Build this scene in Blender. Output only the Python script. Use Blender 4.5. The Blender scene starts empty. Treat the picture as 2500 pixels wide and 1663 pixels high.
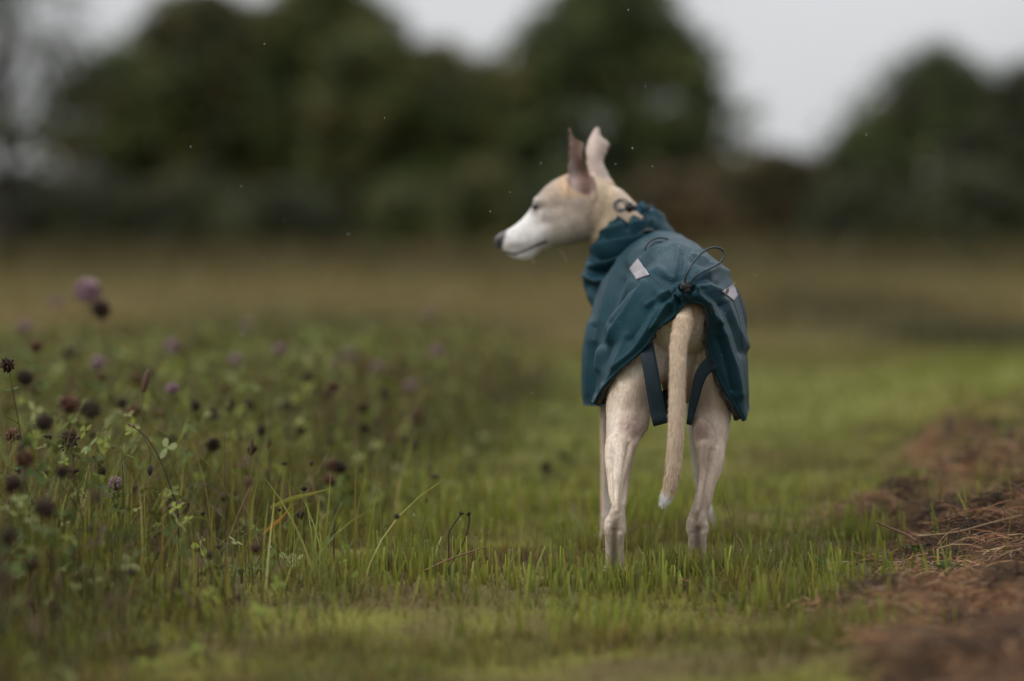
import bpy, math, random
import numpy as np
from mathutils import Vector
from mathutils.bvhtree import BVHTree

random.seed(7)
RNG = np.random.default_rng(7)
SC = bpy.context.scene
COL = SC.collection

# ------------------------------------------------------------------ camera
CAM_H = 0.60                      # photographer kneeling
F_PX, CX, CY, HZ = 7260.0, 1250.0, 831.5, 560.0
PITCH = math.atan((CY - HZ) / F_PX)
cam_data = bpy.data.cameras.new('camera')
cam_data.sensor_width = 36.0
cam_data.lens = F_PX / 2500.0 * 36.0
cam_data.clip_start = 0.1
cam_data.clip_end = 3000.0
cam_data.dof.use_dof = True
cam_data.dof.focus_distance = 5.07
cam_data.dof.aperture_fstop = 1.5
cam = bpy.data.objects.new('camera', cam_data)
COL.objects.link(cam)
cam.location = (0, 0, CAM_H)
cam.rotation_euler = (math.pi / 2 - PITCH, 0, 0)
SC.camera = cam

# ------------------------------------------------------------------ sky
SUN_EL, SUN_AZ = math.radians(42), math.radians(-108)
world = bpy.data.worlds.new('World')
SC.world = world
world.use_nodes = True
nt = world.node_tree
nt.nodes.clear()
N = nt.nodes.new
out = N('ShaderNodeOutputWorld')
bg = N('ShaderNodeBackground')
bg.inputs['Strength'].default_value = 0.1
skyt = N('ShaderNodeTexSky')
skyt.sky_type = 'NISHITA'
skyt.sun_disc = False
skyt.sun_elevation = SUN_EL
skyt.sun_rotation = SUN_AZ
skyt.air_density = 1.0
skyt.dust_density = 4.0
hs = N('ShaderNodeHueSaturation')
hs.inputs['Saturation'].default_value = 0.15
nt.links.new(skyt.outputs[0], hs.inputs['Color'])
tc = N('ShaderNodeTexCoord')
sep = N('ShaderNodeSeparateXYZ')
nt.links.new(tc.outputs['Generated'], sep.inputs[0])
mx = N('ShaderNodeMath'); mx.operation = 'MAXIMUM'; mx.inputs[1].default_value = 0.0
nt.links.new(sep.outputs['Z'], mx.inputs[0])
ma = N('ShaderNodeMath'); ma.operation = 'MULTIPLY_ADD'          # overcast sky: brighter towards the zenith
ma.inputs[1].default_value = 1.75; ma.inputs[2].default_value = 1.0
nt.links.new(mx.outputs[0], ma.inputs[0])
nz = N('ShaderNodeTexNoise')
nz.inputs['Scale'].default_value = 2.6
nz.inputs['Detail'].default_value = 4.0
nt.links.new(tc.outputs['Generated'], nz.inputs['Vector'])
mr = N('ShaderNodeMapRange')
mr.inputs['From Min'].default_value = 0.3; mr.inputs['From Max'].default_value = 0.7
mr.inputs['To Min'].default_value = 0.80; mr.inputs['To Max'].default_value = 1.15
nt.links.new(nz.outputs[0], mr.inputs['Value'])
mm = N('ShaderNodeMath'); mm.operation = 'MULTIPLY'
nt.links.new(ma.outputs[0], mm.inputs[0]); nt.links.new(mr.outputs[0], mm.inputs[1])
grey = N('ShaderNodeVectorMath'); grey.operation = 'SCALE'
grey.inputs[0].default_value = (6.3, 6.42, 6.6)
nt.links.new(mm.outputs[0], grey.inputs['Scale'])
mix = N('ShaderNodeMixRGB')
mix.inputs['Fac'].default_value = 0.92
nt.links.new(hs.outputs[0], mix.inputs['Color1'])
nt.links.new(grey.outputs[0], mix.inputs['Color2'])
nt.links.new(mix.outputs[0], bg.inputs['Color'])
nt.links.new(bg.outputs[0], out.inputs['Surface'])

sun_data = bpy.data.lights.new('sun', 'SUN')
sun_data.energy = 1.5
sun_data.angle = math.radians(35)
sun_data.color = (1.0, 0.97, 0.93)
sun = bpy.data.objects.new('sun', sun_data)
COL.objects.link(sun)
_sd = Vector((math.sin(SUN_AZ) * math.cos(SUN_EL), math.cos(SUN_AZ) * math.cos(SUN_EL), math.sin(SUN_EL)))
sun.rotation_euler = _sd.to_track_quat('Z', 'Y').to_euler()
sun.location = (0, 0, 20)

SC.view_settings.view_transform = 'Standard'
SC.view_settings.look = 'None'
SC.view_settings.exposure = 0.0
SC.view_settings.gamma = 1.0
SC.view_settings.use_curve_mapping = False
SC.render.engine = 'CYCLES'
SC.cycles.use_denoising = True
SC.cycles.max_bounces = 8
SC.cycles.transparent_max_bounces = 8


# ------------------------------------------------------------------ helpers
def P(px, py, D):
    """place of a thing seen at photo pixel (px, py) that stands D metres away"""
    sx, sy = (px - CX) / F_PX, (CY - py) / F_PX
    c, s = math.cos(PITCH), math.sin(PITCH)
    y = c + sy * s
    z = -s + sy * c
    k = D / y
    return np.array((sx * k, D, CAM_H + z * k))


def proj(V):
    """world points -> photo pixels, used to lay out markings"""
    c, s = math.cos(PITCH), math.sin(PITCH)
    x, y, z = V[:, 0], V[:, 1], V[:, 2] - CAM_H
    fw = y * c - z * s
    up = y * s + z * c
    return CX + F_PX * x / fw, CY - F_PX * up / fw


def _hash(ix, iy, iz, seed):
    h = (ix * 374761393 + iy * 668265263 + iz * 2147483647 + seed * 1274126177) & 0xffffffff
    h = ((h ^ (h >> 13)) * 1274126177) & 0xffffffff
    h = (h ^ (h >> 16)) & 0xffffffff
    return h.astype(np.float64) / 4294967295.0


def vnoise(x, y, z=None, seed=0):
    x = np.asarray(x, float); y = np.asarray(y, float)
    z = np.zeros_like(x) if z is None else np.asarray(z, float)
    x, y, z = np.broadcast_arrays(x, y, z)
    ix, iy, iz = np.floor(x).astype(np.int64), np.floor(y).astype(np.int64), np.floor(z).astype(np.int64)
    fx, fy, fz = x - ix, y - iy, z - iz
    fx, fy, fz = [t * t * (3 - 2 * t) for t in (fx, fy, fz)]
    r = 0
    for dx in (0, 1):
        for dy in (0, 1):
            for dz in (0, 1):
                w = (fx if dx else 1 - fx) * (fy if dy else 1 - fy) * (fz if dz else 1 - fz)
                r = r + w * _hash(ix + dx, iy + dy, iz + dz, seed)
    return r


def fbm(x, y, z=None, seed=0, oct=3):
    r, a, f, t = 0, 0.5, 1.0, 0
    for k in range(oct):
        r = r + a * vnoise(np.asarray(x) * f, np.asarray(y) * f, None if z is None else np.asarray(z) * f, seed + k)
        t += a; a *= 0.5; f *= 2.03
    return r / t


def sstep(a, b, x):
    t = np.clip((np.asarray(x, float) - a) / (b - a), 0, 1)
    return t * t * (3 - 2 * t)


def tag(o, label=None, cat=None, group=None, kind=None):
    if label: o['label'] = label
    if cat: o['category'] = cat
    if group: o['group'] = group
    if kind: o['kind'] = kind
    return o


def make_mesh(name, V, faces, mat, cols=None, smooth=True):
    """faces: list of (n,3) or (n,4) int arrays"""
    me = bpy.data.meshes.new(name)
    V = np.asarray(V, np.float32)
    faces = [np.asarray(f, np.int32) for f in faces if len(f)]
    loops = np.concatenate([f.ravel() for f in faces])
    sizes = np.concatenate([np.full(len(f), f.shape[1], np.int32) for f in faces])
    starts = np.concatenate(([0], np.cumsum(sizes)[:-1])).astype(np.int32)
    me.vertices.add(len(V)); me.vertices.foreach_set('co', V.ravel())
    me.loops.add(len(loops)); me.loops.foreach_set('vertex_index', loops)
    me.polygons.add(len(sizes))
    me.polygons.foreach_set('loop_start', starts)
    me.polygons.foreach_set('use_smooth', np.full(len(sizes), smooth, bool))
    me.update(calc_edges=True)
    me.validate()
    if cols is not None:
        a = me.color_attributes.new('Col', 'FLOAT_COLOR', 'POINT')
        c = np.ones((len(V), 4), np.float32); c[:, :3] = cols
        a.data.foreach_set('color', c.ravel())
    if mat: me.materials.append(mat)
    return me


def link(name, me, parent=None, loc=None):
    o = bpy.data.objects.new(name, me)
    COL.objects.link(o)
    if parent: o.parent = parent
    if loc is not None: o.location = loc
    return o


def empty(name, loc=(0, 0, 0)):
    o = bpy.data.objects.new(name, None)
    COL.objects.link(o)
    o.location = loc
    o.empty_display_size = 0.1
    return o


class MB:
    """collects shapes of ONE mesh"""
    def __init__(s): s.V, s.Q, s.T, s.C, s.n = [], [], [], [], 0

    def add(s, V, Q=None, T=None, C=None):
        V = np.asarray(V, float)
        s.V.append(V)
        if Q is not None and len(Q): s.Q.append(np.asarray(Q) + s.n)
        if T is not None and len(T): s.T.append(np.asarray(T) + s.n)
        if C is not None:
            C = np.asarray(C, float)
            s.C.append(np.broadcast_to(C, (len(V), 3)) if C.ndim == 1 else C)
        s.n += len(V)

    def mesh(s, name, mat, smooth=True, origin=None):
        V = np.concatenate(s.V)
        if origin is not None: V = V - np.asarray(origin)
        F = ([np.concatenate(s.Q)] if s.Q else []) + ([np.concatenate(s.T)] if s.T else [])
        return make_mesh(name, V, F, mat, np.concatenate(s.C) if s.C else None, smooth)


def catmull(pts, n):
    """resample control points (k, ...) along axis 0 to n samples"""
    p = np.asarray(pts, float)
    k = len(p)
    e = np.concatenate((2 * p[:1] - p[1:2], p, 2 * p[-1:] - p[-2:-1]))
    t = np.linspace(0, k - 1, n)
    i = np.minimum(t.astype(int), k - 2)
    f = (t - i).reshape((-1,) + (1,) * (p.ndim - 1))
    a, b, c, d = e[i], e[i + 1], e[i + 2], e[i + 3]
    return 0.5 * (2 * b + (c - a) * f + (2 * a - 5 * b + 4 * c - d) * f ** 2 + (3 * b - a - 3 * c + d) * f ** 3)


def grid_faces(nu, nv, wrap=False):
    i = np.arange(nu - 1)[:, None]
    j = np.arange(nv if wrap else nv - 1)[None, :]
    j2 = (j + 1) % nv
    return np.stack(np.broadcast_arrays(i * nv + j, i * nv + j2, (i + 1) * nv + j2, (i + 1) * nv + j), -1).reshape(-1, 4)


def tube_arrays(pts, radii, sides=6, flat=1.0):
    p = np.asarray(pts, float)
    n = len(p)
    r = np.broadcast_to(np.asarray(radii, float), (n,))
    t = np.gradient(p, axis=0)
    t /= np.linalg.norm(t, axis=1)[:, None] + 1e-12
    ref = np.array((0.0, 1.0, 0.0)) if abs(t[0][1]) < 0.8 else np.array((1.0, 0, 0))
    a = np.cross(t[0], ref); a /= np.linalg.norm(a)
    A = []
    for k in range(n):
        a = a - t[k] * np.dot(a, t[k]); a /= np.linalg.norm(a) + 1e-12
        A.append(a.copy())
    A = np.array(A)
    B = np.cross(t, A)
    th = np.linspace(0, 2 * np.pi, sides, endpoint=False)
    V = p[:, None] + r[:, None, None] * (np.cos(th)[None, :, None] * A[:, None] + flat * np.sin(th)[None, :, None] * B[:, None])
    V = V.reshape(-1, 3)
    Q = grid_faces(n, sides, True)
    V = np.concatenate((V, p[:1], p[-1:]))
    j = np.arange(sides); j2 = (j + 1) % sides
    T = np.concatenate((np.stack((np.full(sides, n * sides), j2, j), -1),
                        np.stack((np.full(sides, n * sides + 1), (n - 1) * sides + j, (n - 1) * sides + j2), -1)))
    return V, Q, T


def loft_arrays(rings, nr, ntheta=32):
    """rings: (k, 3 vectors: centre, half axis a, half axis b) -> closed tube with rounded ends"""
    R = catmull(np.asarray(rings, float), nr)
    th = np.linspace(0, 2 * np.pi, ntheta, endpoint=False)
    V = R[:, 0][:, None] + np.cos(th)[None, :, None] * R[:, 1][:, None] + np.sin(th)[None, :, None] * R[:, 2][:, None]
    V = V.reshape(-1, 3)
    Q = grid_faces(nr, ntheta, True)
    V = np.concatenate((V, R[:1, 0], R[-1:, 0]))
    j = np.arange(ntheta); j2 = (j + 1) % ntheta
    T = np.concatenate((np.stack((np.full(ntheta, nr * ntheta), j2, j), -1),
                        np.stack((np.full(ntheta, nr * ntheta + 1), (nr - 1) * ntheta + j, (nr - 1) * ntheta + j2), -1)))
    return V, Q, T


# ------------------------------------------------------------------ materials
def new_mat(name):
    m = bpy.data.materials.new(name)
    m.use_nodes = True
    b = m.node_tree.nodes['Principled BSDF']
    return m, m.node_tree, b


def mat_plain(name, col, rough=0.6, spec=0.5, var=0.15, scale=40.0, bump=0.0, bscale=200.0, sheen=0.0, metal=0.0):
    m, t, b = new_mat(name)
    tcn = t.nodes.new('ShaderNodeTexCoord')
    n = t.nodes.new('ShaderNodeTexNoise')
    n.inputs['Scale'].default_value = scale
    n.inputs['Detail'].default_value = 4
    t.links.new(tcn.outputs['Object'], n.inputs['Vector'])
    r = t.nodes.new('ShaderNodeMapRange')
    r.inputs['From Min'].default_value = 0.25; r.inputs['From Max'].default_value = 0.75
    r.inputs['To Min'].default_value = 1 - var; r.inputs['To Max'].default_value = 1 + var
    t.links.new(n.outputs[0], r.inputs['Value'])
    s = t.nodes.new('ShaderNodeVectorMath'); s.operation = 'SCALE'
    s.inputs[0].default_value = col[:3]
    t.links.new(r.outputs[0], s.inputs['Scale'])
    t.links.new(s.outputs[0], b.inputs['Base Color'])
    b.inputs['Roughness'].default_value = rough
    b.inputs['Specular IOR Level'].default_value = spec
    b.inputs['Sheen Weight'].default_value = sheen
    b.inputs['Metallic'].default_value = metal
    if bump > 0:
        n2 = t.nodes.new('ShaderNodeTexNoise')
        n2.inputs['Scale'].default_value = bscale
        n2.inputs['Detail'].default_value = 3
        t.links.new(tcn.outputs['Object'], n2.inputs['Vector'])
        bp = t.nodes.new('ShaderNodeBump')
        bp.inputs['Strength'].default_value = bump
        bp.inputs['Distance'].default_value = 0.002
        t.links.new(n2.outputs[0], bp.inputs['Height'])
        t.links.new(bp.outputs[0], b.inputs['Normal'])
    return m


def mat_col(name, rough=0.5, spec=0.5, transl=0.0, var=0.12, scale=60.0, bump=0.0, bscale=300.0, sheen=0.0):
    """base colour from the mesh's own colour attribute (markings, leaf colours)"""
    m, t, b = new_mat(name)
    a = t.nodes.new('ShaderNodeVertexColor'); a.layer_name = 'Col'
    tcn = t.nodes.new('ShaderNodeTexCoord')
    n = t.nodes.new('ShaderNodeTexNoise')
    n.inputs['Scale'].default_value = scale
    n.inputs['Detail'].default_value = 3
    t.links.new(tcn.outputs['Object'], n.inputs['Vector'])
    r = t.nodes.new('ShaderNodeMapRange')
    r.inputs['From Min'].default_value = 0.25; r.inputs['From Max'].default_value = 0.75
    r.inputs['To Min'].default_value = 1 - var; r.inputs['To Max'].default_value = 1 + var
    t.links.new(n.outputs[0], r.inputs['Value'])
    s = t.nodes.new('ShaderNodeVectorMath'); s.operation = 'SCALE'
    t.links.new(a.outputs[0], s.inputs[0])
    t.links.new(r.outputs[0], s.inputs['Scale'])
    t.links.new(s.outputs[0], b.inputs['Base Color'])
    b.inputs['Roughness'].default_value = rough
    b.inputs['Specular IOR Level'].default_value = spec
    b.inputs['Sheen Weight'].default_value = sheen
    if bump > 0:
        n2 = t.nodes.new('ShaderNodeTexNoise')
        n2.inputs['Scale'].default_value = bscale
        n2.inputs['Detail'].default_value = 3
        t.links.new(tcn.outputs['Object'], n2.inputs['Vector'])
        bp = t.nodes.new('ShaderNodeBump')
        bp.inputs['Strength'].default_value = bump
        bp.inputs['Distance'].default_value = 0.002
        t.links.new(n2.outputs[0], bp.inputs['Height'])
        t.links.new(bp.outputs[0], b.inputs['Normal'])
    if transl > 0:
        tr = t.nodes.new('ShaderNodeBsdfTranslucent')
        t.links.new(s.outputs[0], tr.inputs['Color'])
        mxs = t.nodes.new('ShaderNodeMixShader')
        mxs.inputs[0].default_value = transl
        o = t.nodes['Material Output']
        t.links.new(b.outputs[0], mxs.inputs[1])
        t.links.new(tr.outputs[0], mxs.inputs[2])
        t.links.new(mxs.outputs[0], o.inputs['Surface'])
    return m


M_GRASS = mat_col('grass_blade', rough=0.42, spec=0.35, transl=0.35, var=0.15, scale=30)
M_LEAF = mat_col('tree_leaf', rough=0.55, spec=0.25, transl=0.2, var=0.1, scale=2)
M_BARK = mat_plain('bark', (0.085, 0.075, 0.06), 0.85, 0.2, 0.35, 9, 0.6, 30)
M_STRAW = mat_col('straw', rough=0.6, spec=0.3, transl=0.1, var=0.2, scale=25)
M_PLANT = mat_col('meadow_plant', rough=0.65, spec=0.15, transl=0.25, var=0.15, scale=80)
M_TWIG = mat_col('dry_stem', rough=0.65, spec=0.3, var=0.25, scale=120, bump=0.3, bscale=500)
M_SKIN = mat_col('dog_coat', rough=0.62, spec=0.25, var=0.07, scale=90, bump=0.35, bscale=420, sheen=0.15)
M_FUR = mat_col('dog_fur', rough=0.5, spec=0.3, transl=0.15, var=0.0)


def mat_fabric():
    m, t, b = new_mat('rain_coat_fabric')
    tcn = t.nodes.new('ShaderNodeTexCoord')
    n = t.nodes.new('ShaderNodeTexNoise')
    n.inputs['Scale'].default_value = 14; n.inputs['Detail'].default_value = 6
    t.links.new(tcn.outputs['Object'], n.inputs['Vector'])
    cr = t.nodes.new('ShaderNodeValToRGB')
    cr.color_ramp.elements[0].position = 0.3
    cr.color_ramp.elements[0].color = (0.0095, 0.0360, 0.0500, 1)
    cr.color_ramp.elements[1].position = 0.75
    cr.color_ramp.elements[1].color = (0.0145, 0.0500, 0.0670, 1)
    t.links.new(n.outputs[0], cr.inputs[0])
    t.links.new(cr.outputs[0], b.inputs['Base Color'])
    b.inputs['Roughness'].default_value = 0.46
    b.inputs['Specular IOR Level'].default_value = 0.16
    b.inputs['Sheen Weight'].default_value = 0.0
    b.inputs['IOR'].default_value = 1.36
    b.inputs['Sheen Roughness'].default_value = 0.4
    n2 = t.nodes.new('ShaderNodeTexNoise')
    n2.inputs['Scale'].default_value = 900; n2.inputs['Detail'].default_value = 2
    n3 = t.nodes.new('ShaderNodeTexNoise')
    n3.inputs['Scale'].default_value = 60; n3.inputs['Detail'].default_value = 4
    n3.inputs['Distortion'].default_value = 0.8
    t.links.new(tcn.outputs['Object'], n2.inputs['Vector'])
    t.links.new(tcn.outputs['Object'], n3.inputs['Vector'])
    b1 = t.nodes.new('ShaderNodeBump'); b1.inputs['Strength'].default_value = 0.15; b1.inputs['Distance'].default_value = 0.0006
    b2 = t.nodes.new('ShaderNodeBump'); b2.inputs['Strength'].default_value = 0.16; b2.inputs['Distance'].default_value = 0.003
    t.links.new(n2.outputs[0], b1.inputs['Height'])
    t.links.new(n3.outputs[0], b2.inputs['Height'])
    t.links.new(b2.outputs[0], b1.inputs['Normal'])
    t.links.new(b1.outputs[0], b.inputs['Normal'])
    return m


M_FABRIC = mat_fabric()
M_STRAP = mat_plain('strap_webbing', (0.010, 0.024, 0.034), 0.6, 0.3, 0.15, 60, 0.3, 800)
M_LINING = mat_plain('fleece_lining', (0.028, 0.028, 0.031), 0.95, 0.1, 0.4, 120, 0.8, 350, sheen=0.3)
M_REFLECT = mat_plain('reflective_tape', (0.31, 0.29, 0.315), 0.38, 0.5, 0.06, 30, 0.1, 300)
M_CORD = mat_plain('elastic_cord', (0.022, 0.036, 0.042), 0.55, 0.4, 0.2, 300)
M_BLACK = mat_plain('black_plastic', (0.014, 0.013, 0.014), 0.45, 0.3, 0.2, 100)
M_RED = mat_plain('red_webbing', (0.16, 0.012, 0.010), 0.6, 0.3, 0.2, 100)
M_EYE = mat_plain('eye', (0.008, 0.006, 0.005), 0.35, 0.25, 0.2, 100)
M_BEAD = mat_plain('water_bead', (0.80, 0.83, 0.85), 0.08, 0.9, 0.02, 100)
M_BEAD.node_tree.nodes['Principled BSDF'].inputs['Transmission Weight'].default_value = 0.5
M_BEAD.node_tree.nodes['Principled BSDF'].inputs['IOR'].default_value = 1.33
M_DEW = mat_plain('dew', (0.85, 0.87, 0.88), 0.05, 1.0, 0.02, 100)
M_DEW.node_tree.nodes['Principled BSDF'].inputs['Transmission Weight'].default_value = 0.8
M_DEW.node_tree.nodes['Principled BSDF'].inputs['IOR'].default_value = 1.33


# ------------------------------------------------------------------ ground
def heap_edge(y): return 0.40 + 0.118 * (y - 3.9)         # raked-up thatch to the right of the mown path
def heap_wob(x, y): return (fbm(y * 1.3, x * 0 + 4.2, seed=11) - 0.5) * 0.30 + (fbm(x * 5, y * 4, seed=13, oct=2) - 0.5) * 0.42
def meadow_edge(y): return -0.40 + 0.115 * (y - 5.1)      # uncut clover strip to the left of it


def ground_h(x, y):
    x = np.asarray(x, float); y = np.asarray(y, float)
    n = (fbm(x * 1.7, y * 1.7, seed=3) - 0.5) * 0.05 + (fbm(x * 7, y * 7, seed=5, oct=2) - 0.5) * 0.014
    near = 1 - sstep(9, 16, y)
    wob = heap_wob(x, y)
    d = x - heap_edge(y) - wob
    hp = sstep(0.0, 0.42, d) * (0.075 + 0.10 * (fbm(x * 4.2, y * 3.1, seed=21) - 0.42) + 0.12 * (fbm(x * 15, y * 11, seed=23, oct=2) - 0.5)) * near
    hp = np.maximum(hp, 0)
    dogflat = np.exp(-(((x - 0.28) / 0.28) ** 2 + ((y - 5.35) / 0.55) ** 2))
    return n * (1 - 0.75 * dogflat) * (0.4 + 0.6 * near) + hp


def ground_axis():
    a = [0.0]
    step = 0.035
    while a[-1] < 1500:
        if a[-1] > 2.6: step *= 1.09
        a.append(a[-1] + step)
    return np.array(a)


xs = ground_axis(); xs = np.concatenate((-xs[:0:-1], xs))
ys = 3.0 + ground_axis()
ysn = 3.0 - np.cumsum(0.035 * 1.22 ** np.arange(1, 38))
ys = np.concatenate((ysn[::-1], ys))
extra = np.arange(3.0 + 2.6, 11, 0.06)
ys = np.unique(np.round(np.concatenate((ys[(ys < 5.6) | (ys > 11)], extra)), 4))
GX, GY = np.meshgrid(xs, ys)
GZ = ground_h(GX, GY)


def mat_ground():
    m, t, b = new_mat('field_ground')
    geo = t.nodes.new('ShaderNodeNewGeometry')
    sp = t.nodes.new('ShaderNodeSeparateXYZ')
    t.links.new(geo.outputs['Position'], sp.inputs[0])

    def noise(scale, detail=4):
        n = t.nodes.new('ShaderNodeTexNoise')
        n.inputs['Scale'].default_value = scale; n.inputs['Detail'].default_value = detail
        t.links.new(geo.outputs['Position'], n.inputs['Vector'])
        return n.outputs[0]

    def math_(op, a, b_):
        n = t.nodes.new('ShaderNodeMath'); n.operation = op
        for i, v in enumerate((a, b_)):
            if isinstance(v, (int, float)): n.inputs[i].default_value = v
            else: t.links.new(v, n.inputs[i])
        return n.outputs[0]

    def mixc(f, c1, c2):
        n = t.nodes.new('ShaderNodeMixRGB')
        for i, v in ((0, f), (1, c1), (2, c2)):
            if isinstance(v, (int, float)): n.inputs[i].default_value = v
            elif isinstance(v, tuple): n.inputs[i].default_value = v + (1,)
            else: t.links.new(v, n.inputs[i])
        return n.outputs[0]

    def ramp(v, a, b_):
        n = t.nodes.new('ShaderNodeMapRange'); n.interpolation_type = 'SMOOTHSTEP'
        n.inputs['From Min'].default_value = a; n.inputs['From Max'].default_value = b_
        t.links.new(v, n.inputs['Value'])
        return n.outputs[0]
    # distance from the path start, bent by noise so that no zone has a straight edge
    yw = math_('ADD', sp.outputs['Y'], math_('MULTIPLY', math_('SUBTRACT', noise(0.22), 0.5), 14.0))
    soil = mixc(noise(22), (0.075, 0.058, 0.018), (0.13, 0.10, 0.035))
    lawn = mixc(noise(9), (0.11, 0.108, 0.017), (0.18, 0.17, 0.03))
    near = mixc(ramp(noise(3.0), 0.40, 0.62), soil, lawn)
    lawn2 = mixc(noise(1.1), (0.12, 0.13, 0.030), (0.19, 0.19, 0.045))
    tan = mixc(noise(0.5), (0.088, 0.064, 0.012), (0.135, 0.088, 0.022))
    tan = mixc(ramp(noise(0.16), 0.45, 0.65), tan, (0.085, 0.078, 0.020))
    olive = mixc(noise(0.3), (0.055, 0.052, 0.014), (0.085, 0.068, 0.022))
    c = mixc(ramp(sp.outputs['Y'], 5.5, 9.0), near, lawn2)
    c = mixc(ramp(yw, 11.5, 17.0), c, tan)
    c = mixc(ramp(yw, 30, 48), c, olive)
    # brown thatch on the right
    edge = math_('SUBTRACT', sp.outputs['X'], math_('ADD', math_('MULTIPLY', sp.outputs['Y'], 0.118), -0.06))
    edge = math_('ADD', edge, math_('MULTIPLY', math_('SUBTRACT', noise(1.6), 0.5), 0.55))
    heap = math_('MULTIPLY', ramp(edge, 0.0, 0.16), math_('SUBTRACT', 1.0, ramp(math_('ADD', sp.outputs['Y'], math_('MULTIPLY', math_('SUBTRACT', noise(1.5), 0.5), 9.0)), 6.4, 9.5)))
    c = mixc(heap, c, mixc(ramp(noise(8), 0.38, 0.62), (0.026, 0.015, 0.009), (0.13, 0.068, 0.034)))
    t.links.new(c, b.inputs['Base Color'])
    b.inputs['Roughness'].default_value = 0.9
    b.inputs['Specular IOR Level'].default_value = 0.15
    bp = t.nodes.new('ShaderNodeBump'); bp.inputs['Strength'].default_value = 0.8; bp.inputs['Distance'].default_value = 0.03
    t.links.new(noise(45, 5), bp.inputs['Height'])
    t.links.new(bp.outputs[0], b.inputs['Normal'])
    return m


g = make_mesh('ground', np.stack((GX, GY, GZ), -1).reshape(-1, 3), [grid_faces(len(ys), len(xs))], mat_ground())
g.flip_normals() if g.polygons[0].normal.z < 0 else None
tag(link('ground', g), kind='structure')


# ------------------------------------------------------------------ blades of grass
def blades(base, h, w, lean, curl, c0, c1, segs=3, blunt=0.0, az=None):
    n = len(base)
    az = RNG.uniform(0, 2 * np.pi, n) if az is None else az
    faz = az + RNG.normal(0, 0.7, n)
    d = np.stack((np.cos(az), np.sin(az), np.zeros(n)), -1)
    side = np.stack((-np.sin(faz), np.cos(faz), np.zeros(n)), -1)
    V, C = [], []
    for k in range(segs + 1):
        t = k / segs
        off = lean * t + curl * t ** 2.2
        z = t * np.sqrt(np.maximum(1 - (lean + curl * t) ** 2 * 0.6, 0.08))
        p = base + (h * off)[:, None] * d
        p[:, 2] += h * z
        wd = w * ((1 - t ** 1.6) * (1 - blunt) + blunt * (1 - 0.25 * t)) + 0.0002
        V += [p - side * (wd / 2)[:, None], p + side * (wd / 2)[:, None]]
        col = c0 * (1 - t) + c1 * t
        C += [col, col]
    m = 2 * (segs + 1)
    V = np.stack(V, 1).reshape(-1, 3); C = np.stack(C, 1).reshape(-1, 3)
    q = np.array([(2 * k, 2 * k + 1, 2 * k + 3, 2 * k + 2) for k in range(segs)])
    Q = (np.arange(n)[:, None, None] * m + q[None]).reshape(-1, 4)
    return V, Q, C


def pick(cols, n, var=0.18):
    c = np.asarray(cols, float)[RNG.integers(0, len(cols), n)]
    return c * RNG.uniform(1 - var, 1 + var, (n, 1)) * RNG.uniform(0.93, 1.07, (n, 3))


def scatter(n, x0, x1, y0, y1, keep):
    x = RNG.uniform(x0, x1, n); y = RNG.uniform(y0, y1, n)
    k = keep(x, y) > RNG.uniform(0, 1, n)
    x, y = x[k], y[k]
    return np.stack((x, y, ground_h(x, y) - 0.004), -1)


def in_view(x, y, m=0.25):
    return np.abs(x) < 0.178 * y + m


GREENS = [(0.180, 0.200, 0.024), (0.220, 0.225, 0.030), (0.110, 0.135, 0.020), (0.260, 0.235, 0.042), (0.165, 0.160, 0.030)]
DRY = [(0.16, 0.115, 0.04), (0.12, 0.080, 0.032), (0.15, 0.12, 0.035), (0.20, 0.09, 0.032)]
DEWTIPS = []


def lawn_keep(x, y):
    m = sstep(-0.15, 0.10, x - meadow_edge(y))
    hgt = 1 - 0.93 * sstep(-0.05, 0.20, x - heap_edge(y) - heap_wob(x, y))
    patch = 0.30 + 0.70 * sstep(0.34, 0.60, fbm(x * 4.2, y * 4.2, seed=31))
    foot = 1 - 0.25 * np.exp(-(((x - 0.26) / 0.16) ** 2 + ((y - 5.10) / 0.10) ** 2))
    return in_view(x, y) * (0.35 + 0.65 * m) * hgt * patch * foot


mb = MB()
# short mown turf
b = scatter(270000, -1.9, 1.9, 3.3, 9.0, lambda x, y: lawn_keep(x, y) * (1 - 0.9 * sstep(6.0, 9.0, y)))
n = len(b)
tall = sstep(0.35, 0.7, fbm(b[:, 0] * 6.5, b[:, 1] * 6.5, seed=41))
tint = np.stack([0.62 + 0.75 * fbm(b[:, 0] * 7, b[:, 1] * 7, seed=45), 0.72 + 0.56 * fbm(b[:, 0] * 7, b[:, 1] * 7, seed=46), 0.75 + 0.5 * fbm(b[:, 0] * 7, b[:, 1] * 7, seed=45)], -1)
h = RNG.uniform(0.012, 0.036, n) * (0.55 + 1.0 * tall)
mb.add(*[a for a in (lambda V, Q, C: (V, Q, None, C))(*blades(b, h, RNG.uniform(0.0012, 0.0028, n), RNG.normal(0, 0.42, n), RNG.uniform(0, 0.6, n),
       pick([(0.07, 0.055, 0.026), (0.055, 0.055, 0.018), (0.10, 0.07, 0.032)], n), np.where((RNG.uniform(0, 1, n) < (0.12 + 0.6 * sstep(0.46, 0.68, fbm(b[:, 0] * 5.5, b[:, 1] * 5.5, seed=43))))[:, None], pick(DRY, n) * 0.9, pick(GREENS, n) * 1.02) * tint, 2, 0.2))])
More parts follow.
